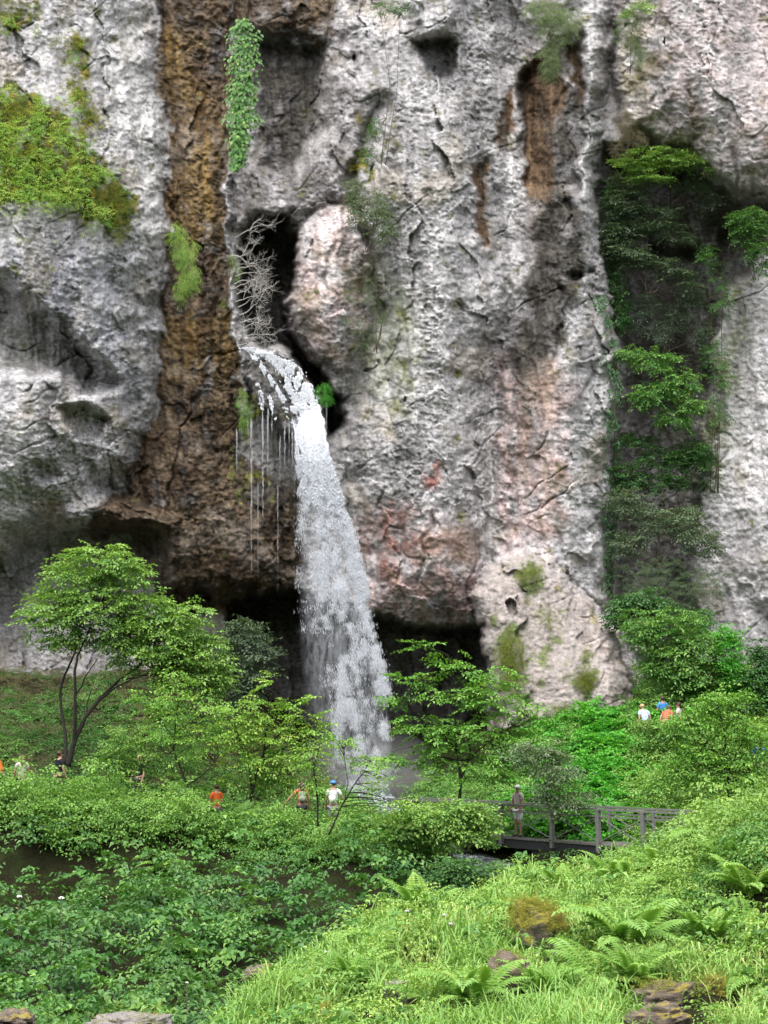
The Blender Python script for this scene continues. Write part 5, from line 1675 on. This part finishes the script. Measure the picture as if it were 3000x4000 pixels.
# ------------------------------------------------------------------ people
def skin_mesh(nodes, edges, sub=1):
    """nodes: name -> (xyz, rx, ry); one smooth continuous surface grown round the skeleton (first node is the root)"""
    names = list(nodes)
    me = bpy.data.meshes.new('skeleton')
    me.from_pydata([nodes[k][0] for k in names], [(names.index(a), names.index(b)) for a, b in edges], [])
    o = bpy.data.objects.new('skeleton', me)
    COL.objects.link(o)
    o.modifiers.new('skin', 'SKIN').use_smooth_shade = True
    if not me.skin_vertices:
        return None
    for i, k in enumerate(names):
        me.skin_vertices[0].data[i].radius = nodes[k][1:]
        me.skin_vertices[0].data[i].use_root = i == 0
    s = o.modifiers.new('sub', 'SUBSURF')
    s.levels = s.render_levels = sub
    dg = bpy.context.evaluated_depsgraph_get()
    out = bpy.data.meshes.new_from_object(o.evaluated_get(dg))
    bpy.data.objects.remove(o)
    bpy.data.meshes.remove(me)
    V = np.zeros(len(out.vertices) * 3)
    out.vertices.foreach_get('co', V)
    Fs = [tuple(p.vertices) for p in out.polygons]
    bpy.data.meshes.remove(out)
    return V.reshape(-1, 3), Fs


def cloth(name, c):
    return simple(name, c, .85, .15, .18, 12)


SKIN_M = simple('skin', (.3, .17, .12), .55, .3, .1, 20)
SHOE = simple('shoe', (.06, .055, .05), .7, .3, .2)
_h = np.random.default_rng(9)


def person(loc, rz, label, top, bottom, hair, height=1.7, lean=0.0, arms=None, long_hair=False, cap=None, pack=None, shorts=True, held=None, seat=0.0):
    """stands at loc facing its own +Y; lean in degrees bends the trunk forward; arms = {side: (elbow xyz, wrist xyz)}"""
    root = empty('person', loc, rz)
    root.scale = (height / 1.7,) * 3
    tag(root, label, 'person')
    ln = math.radians(lean)

    def up(p):
        x, y, z = p
        z -= .95
        return (x, y * math.cos(ln) + z * math.sin(ln), .95 + z * math.cos(ln) - y * math.sin(ln))

    arms = arms or {}
    el = {s: arms.get(s, ((s * .24, .02, 1.13), (s * .25, .12, .9)))[0] for s in (1, -1)}
    wr = {s: arms.get(s, ((s * .24, .02, 1.13), (s * .25, .12, .9)))[1] for s in (1, -1)}
    N = {'pelvis': ((0, 0, .95), .135, .10), 'waist': (up((0, 0, 1.1)), .118, .09), 'chest': (up((0, .01, 1.29)), .145, .105), 'collar': (up((0, 0, 1.425)), .075, .07),
         'neck': (up((0, .005, 1.49)), .052, .052), 'jaw': (up((0, .025, 1.555)), .068, .078), 'skull': (up((0, .012, 1.625)), .078, .092), 'crown': (up((0, 0, 1.69)), .05, .06)}
    E = [('pelvis', 'waist'), ('waist', 'chest'), ('chest', 'collar'), ('collar', 'neck'), ('neck', 'jaw'), ('jaw', 'skull'), ('skull', 'crown')]
    for s in (1, -1):
        q = 'r' if s > 0 else 'l'
        N['sh' + q] = (up((s * .175, 0, 1.40)), .062, .06)
        N['el' + q] = (up(el[s]), .042, .042)
        N['wr' + q] = (up(wr[s]), .029, .026)
        d = norm(np.array(up(wr[s])) - np.array(up(el[s])))
        N['hd' + q] = (tuple(np.array(up(wr[s])) + d * .075), .036, .02)
        N['hip' + q] = ((s * .09, 0, .86), .092, .092)
        N['kn' + q] = ((s * .105, .025, .49), .058, .058)
        N['cf' + q] = ((s * .107, -.01, .34), .054, .055)
        N['an' + q] = ((s * .11, -.02, .09), .038, .04)
        N['to' + q] = ((s * .125, .13, .045), .04, .035)
        E += [('collar', 'sh' + q), ('sh' + q, 'el' + q), ('el' + q, 'wr' + q), ('wr' + q, 'hd' + q), ('pelvis', 'hip' + q), ('hip' + q, 'kn' + q), ('kn' + q, 'cf' + q), ('cf' + q, 'an' + q), ('an' + q, 'to' + q)]
    V, Fs = skin_mesh(N, E)
    body = MB().add(V, Fs)
    for s in (1, -1):                                  # hands: four bent fingers of unequal length and a thumb from the side of the palm
        q = 'r' if s > 0 else 'l'
        a, b = np.array(N['wr' + q][0]), np.array(N['hd' + q][0])
        d = norm(b - a)
        sd = norm(np.cross(d, [0, 1., 0]))
        bend = norm(np.cross(sd, d))
        for k, fl in enumerate((.068, .078, .072, .056)):
            o = b + sd * (.026 - .0175 * k)
            body.tube([o - d * .02, o + d * fl * .5, o + d * fl * .85 + bend * fl * .3, o + d * fl * .95 + bend * fl * .6], [.010, .009, .0085, .006], 6)
        o = a + d * .03 + sd * .03
        body.tube([o - sd * .02, o + sd * .025 + d * .02, o + sd * .03 + d * .055 + bend * .015], [.012, .0105, .007], 6)
    hc = np.array(up((0, .012, 1.615)))
    fw = np.array(up((0, 1.012, 1.615))) - hc
    uz = np.array(up((0, .012, 2.615))) - hc
    body.ball(hc + fw * .098 - uz * .012, (.013, .018, .022), 6, 4)
    for s in (1, -1):
        body.ball(hc + np.array([s * .082, 0, 0]) - uz * .005 - fw * .01, (.012, .02, .032), 6, 4)
    body.build('body', SKIN_M, root)
    for s in (1, -1):
        MB().ball(hc + np.array([s * .032, 0, 0]) + fw * .085 + uz * .012, .011, 6, 4).build('eye', SHOE, root)
    grow = lambda k, e: (N[k][0], N[k][1] + e, N[k][2] + e)
    n2 = {'chest': grow('chest', .022), 'waist': grow('waist', .03), 'hem': ((0, 0, .93), .155, .125), 'collar': grow('collar', .014)}
    e2 = [('chest', 'waist'), ('waist', 'hem'), ('chest', 'collar')]
    for q in 'rl':
        n2['sh' + q] = grow('sh' + q, .016)
        m = np.array(N['sh' + q][0]) * .35 + np.array(N['el' + q][0]) * .65
        n2['sl' + q] = (tuple(m), .064, .062)
        e2 += [('collar', 'sh' + q), ('sh' + q, 'sl' + q)]
    MB().add(*skin_mesh(n2, e2)).build('shirt', top, root)
    n3 = {'pelvis': ((0, 0, .95), .15, .118)}
    e3 = []
    for q in 'rl':
        n3['hip' + q] = grow('hip' + q, .018)
        k, h = np.array(N['kn' + q][0]), np.array(N['hip' + q][0])
        if shorts:
            n3['kn' + q] = (tuple(k + (h - k) * .12), .082, .084)
            e3 += [('pelvis', 'hip' + q), ('hip' + q, 'kn' + q)]
        else:
            n3['kn' + q] = grow('kn' + q, .02)
            n3['an' + q] = grow('an' + q, .025)
            e3 += [('pelvis', 'hip' + q), ('hip' + q, 'kn' + q), ('kn' + q, 'an' + q)]
    MB().add(*skin_mesh(n3, e3)).build('shorts' if shorts else 'trousers', bottom, root)
    for s in (1, -1):
        MB().ball((s * .12, .06, .045), (.05, .135, .05), 8, 6).build('shoe', SHOE, root)
    hm = MB()
    hm.ball(hc + uz * .028 - fw * .018, (.092, .105, .088), 12, 8, lambda d: 1 + .06 * math.sin(9 * d[0] + 7 * d[2]))
    if long_hair:
        P = [hc + uz * .02 - fw * .05, hc - uz * .08 - fw * .085, hc - uz * .19 - fw * .10, hc - uz * .3 - fw * .095]
        hm.tube(P, [.075, .082, .065, .03], 10)
    hm.build('hair', hair, root)
    if cap is not None:
        cm = MB()
        cm.ball(hc + uz * .045 - fw * .01, (.10, .115, .075), 12, 8)
        cm.box(hc + uz * .045 + fw * .13, (.07, .06, .008))
        cm.build('cap', cap, root)
    if pack is not None:
        cpos = np.array(up((0, -.17, 1.22)))
        pk = MB()
        pk.ball(cpos, (.165, .11, .25), 14, 10, lambda d: .78 / max(abs(d[0]), abs(d[1]), abs(d[2])) ** .55 * .95)
        pb = pk.build('backpack', pack, root)
        st = MB()
        for s in (1, -1):
            st.tube([np.array(up((s * .10, -.09, 1.43))), np.array(up((s * .11, .0, 1.47))), np.array(up((s * .115, .10, 1.38))), np.array(up((s * .13, .09, 1.15))), np.array(up((s * .14, -.08, 1.02)))], .02, 6)
        st.build('strap', SHOE, pb)
        MB().ball(cpos + np.array([0, -.09, -.06]), (.11, .05, .10), 10, 6).build('pocket', pack, pb)
    return root


def stand(u, Y, dz=0.0):
    x = (u - 1500) / F * (Y * CT + ST * -2.5)
    return np.array([x, Y, float(ground_z(x, Y)) + dz])


def stand_head(u, v, Y, h):
    """feet height that puts the top of the head at pixel v"""
    p = at(u, v, Y)
    return np.array([p[0], p[1], p[2] - h])


HAIR_B = simple('brown_hair', (.035, .018, .010), .5, .35, .3)
HAIR_R = simple('auburn_hair', (.075, .022, .012), .5, .35, .3)
HAIR_F = simple('fair_hair', (.36, .26, .13), .5, .35, .3)
C = {k: cloth(k + '_cloth', c) for k, c in dict(black=(.012, .013, .016), navy=(.02, .025, .05), coral=(.36, .11, .06), orange=(.45, .09, .02), white=(.6, .6, .6), grey=(.2, .2, .21), pale=(.42, .36, .36), lightblue=(.36, .46, .60), blue=(.05, .20, .55), brown=(.12, .04, .025), khaki=(.16, .14, .09), charcoal=(.04, .04, .045)).items()}
PEOPLE = []


def put(u, v, Y, rz, label, top, bottom, hair, h=1.7, **kw):
    lean = kw.get('lean', 0)
    drop = 0 if not lean else .75 * (1 - math.cos(math.radians(lean)))
    loc = stand_head(u, v, Y, h - drop)
    PEOPLE.append((u, v, Y, loc[2] - float(ground_z(loc[0], loc[1]))))
    return person(loc, rz, label, C[top], C[bottom], hair, h, **kw)


put(8, 2950, 49.5, .9, 'person in bright orange bending forward at the left edge', 'orange', 'charcoal', HAIR_B, 1.7, lean=38, arms={1: ((.3, .25, 1.25), (.28, .45, 1.1))})
put(88, 2952, 50.0, .4, 'person with auburn hair and pale grey top beside the orange one', 'pale', 'charcoal', HAIR_R, 1.68, long_hair=True, shorts=False)
put(235, 2936, 49.6, -.9, 'person in black shirt with short brown hair beside the black tree stems', 'black', 'khaki', HAIR_B, 1.78)
put(545, 2952, 50.5, 2.7, 'fair haired person in black top half hidden by plants', 'black', 'charcoal', HAIR_F, 1.66, long_hair=True, shorts=False)
put(846, 3066, 47.0, .6, 'person in orange mostly hidden behind leaves of the kinked sapling', 'orange', 'charcoal', HAIR_B, 1.66, shorts=False)
put(1180, 3054, 47.0, .15, 'long haired person in coral top with grey backpack seen from behind', 'coral', 'charcoal', HAIR_B, 1.66, long_hair=True, pack=C['grey'], arms={-1: ((-.36, .05, 1.22), (-.52, .12, 1.02))})
put(1302, 3052, 46.8, -.1, 'person in white with blue cap and white backpack seen from behind', 'white', 'grey', HAIR_B, 1.72, cap=C['blue'], pack=C['white'], arms={1: ((.30, .06, 1.16), (.34, .2, 1.0))})
q = np.array([0, 0, 0.])
s8 = s_of_u(1985)
p8 = BA + BD * (s8 + .15) - BN * .35
person((p8[0], p8[1], -3.2), 2.3, 'person in white cap, grey shirt and pale shorts standing on the footbridge', C['pale'], C['white'], HAIR_B, 1.72, cap=C['white'])
put(2522, 2752, 55.5, .3, 'person in light blue shirt beside the sloping rock at right', 'lightblue', 'khaki', HAIR_F, 1.7, lean=25)
put(2596, 2762, 55.0, -.6, 'brown haired person in coral top stooping among the shrubs at right', 'coral', 'brown', HAIR_R, 1.62, lean=45)
put(2588, 2722, 57.0, .2, 'person in bright blue behind the stooping one at right', 'blue', 'navy', HAIR_B, 1.68, shorts=False)
put(2650, 2745, 55.5, 1.2, 'person in pale top and dark trousers right of the stooping one', 'pale', 'charcoal', HAIR_B, 1.68, shorts=False)
put(2965, 2895, 52.0, -.3, 'person in blue at the right edge behind the leafy sapling', 'blue', 'khaki', HAIR_B, 1.7)
# ------------------------------------------------------------------ boulders of the near bank
def rock_material(name, stone, mossy, amount):
    t = NT(name)
    g = t.n('ShaderNodeNewGeometry')
    pos = t.n('ShaderNodeTexCoord').outputs['Object']
    sx = t.n('ShaderNodeSeparateXYZ')
    t.l(g.outputs['Normal'], sx.inputs[0])
    c = t.mix(t.ramp(t.noise(9, 7, .7, pos), [(.3, 0.0), (.7, 1.0)]), tuple(k * .5 for k in stone), tuple(k * 1.35 for k in stone))
    m = t.math('ADD', t.math('MULTIPLY', sx.outputs['Z'], .6), t.math('MULTIPLY', t.math('SUBTRACT', t.noise(4.5, 6, .65, pos), .5), 2.6))
    mf = t.ramp(t.math('ADD', m, amount - .5), [(.42, 0.0), (.58, 1.0)])
    mc = t.mix(t.noise(16, 5, .7, pos), tuple(k * .45 for k in mossy), tuple(k * 1.4 for k in mossy))
    c = t.mix(mf, c, mc)
    p = t.n('ShaderNodeBsdfPrincipled')
    t.l(c, p.inputs['Base Color'])
    p.inputs['Roughness'].default_value = .9
    bp = t.n('ShaderNodeBump')
    bp.inputs['Distance'].default_value = .03
    t.l(t.noise(22, 6, .7, pos), bp.inputs['Height'])
    t.l(bp.outputs[0], p.inputs['Normal'])
    t.l(p.outputs[0], t.out.inputs[0])
    return t.m


def rock(seed, u, v, Y, size, label, mat, tufts=0, tilt=0.0, sink=.3):
    c = at(u, v, Y) if Y else ray_ground(u, v) + np.array([0, 0, sink * size[2]])
    n, m = 56, 40
    th = np.linspace(0, np.pi, m)[:, None]
    ph = np.linspace(0, 2 * np.pi, n, endpoint=False)[None, :]
    d = np.stack([np.sin(th) * np.cos(ph), np.sin(th) * np.sin(ph), np.cos(th) + 0 * ph], -1).reshape(-1, 3)
    q = np.sign(d) * np.abs(d) ** .72
    q = q / np.linalg.norm(q, axis=1, keepdims=True) * (.55 + .45 * np.linalg.norm(q, axis=1, keepdims=True))
    r = 1 + .34 * fbm(d[:, 0] * 1.3 + seed, d[:, 1] * 1.3, d[:, 2] * 1.3, 3, seed) - .16 * fbm(d[:, 0] * 3.4, d[:, 1] * 3.4 + seed, d[:, 2] * 4.5, 4, seed + 4, .55, True)
    V = q * r[:, None] * np.asarray(size)
    ct, st = math.cos(tilt), math.sin(tilt)
    V[:, 0], V[:, 2] = V[:, 0] * ct - V[:, 2] * st, V[:, 0] * st + V[:, 2] * ct
    ii = np.arange(n * m).reshape(m, n)
    jj = np.roll(ii, -1, 1)
    quads = np.stack([ii[:-1], ii[1:], jj[1:], jj[:-1]], -1).reshape(-1, 4)
    o = link('boulder', fastmesh('boulder', V, quads, 4, True), mat)
    o.location = c
    tag(o, label, 'rock')
    if tufts > 70:
        top = V[(V[:, 2] > size[2] * .25)]
        P = top[_u.integers(0, len(top), tufts)] * .99
        leaf_mesh('moss', place_any([f_[:16] for f_ in SPRN], P, _u.uniform(0, 6.28, tufts), _u.uniform(.08, .24, tufts), np.stack([_u.normal(.2, .5, tufts), _u.normal(0, .4, tufts)], 1), _u.normal(.25, .15, tufts), _u), LM['moss'], o)
    return o


R1 = rock_material('mossy_stone', (.15, .125, .10), (.23, .20, .03), .95)
R2 = rock_material('grey_stone', (.24, .215, .20), (.13, .14, .03), .25)
R3 = rock_material('brown_stone', (.13, .10, .078), (.22, .17, .03), .4)
rock(1, 2110, 3720, 0, (.30, .26, .34), 'tall boulder capped with yellow moss in the middle of the near bank', R1, 1500, .2, .55)
rock(2, 1995, 3870, 0, (.22, .2, .24), 'brownish rough stone at the left foot of the yellow mossy boulder', R3, 90, .2, .45)
rock(3, 1550, 3930, 0, (.19, .17, .16), 'pale grey rock low on the near bank left of centre', R2, 40, -.2, .35)
rock(4, 2590, 3920, 0, (.30, .22, .15), 'flat brown slab with yellow moss at lower right', R3, 200, .15)
rock(5, 2560, 4010, 0, (.33, .2, .14), 'long brown slab at the bottom edge in front of the mossy one', R3, 60, .05)
rock(6, 2790, 3880, 0, (.15, .12, .12), 'small mossy stone leaning right of the flat brown slab', R1, 90, .6)
rock(7, 520, 4010, 12.5, (.34, .3, .10), 'grey rock at the bottom edge left of centre', R2, 80)
rock(8, 1020, 3810, 16.0, (.20, .2, .11), 'rounded brown stone at the left tip of the near bank', R3, 60, .1)
rock(9, 1265, 4000, 0, (.13, .13, .15), 'rusty stone with golden moss at the bottom edge', R1, 140)
rock(10, 60, 3990, 13.0, (.18, .2, .09), 'dull stone in the lower left corner', R3, 30)
rock(11, 2190, 2960, 57.0, (.95, .7, .75), 'brown overhanging block at the foot of the sloping rock', R3, 0, .35)
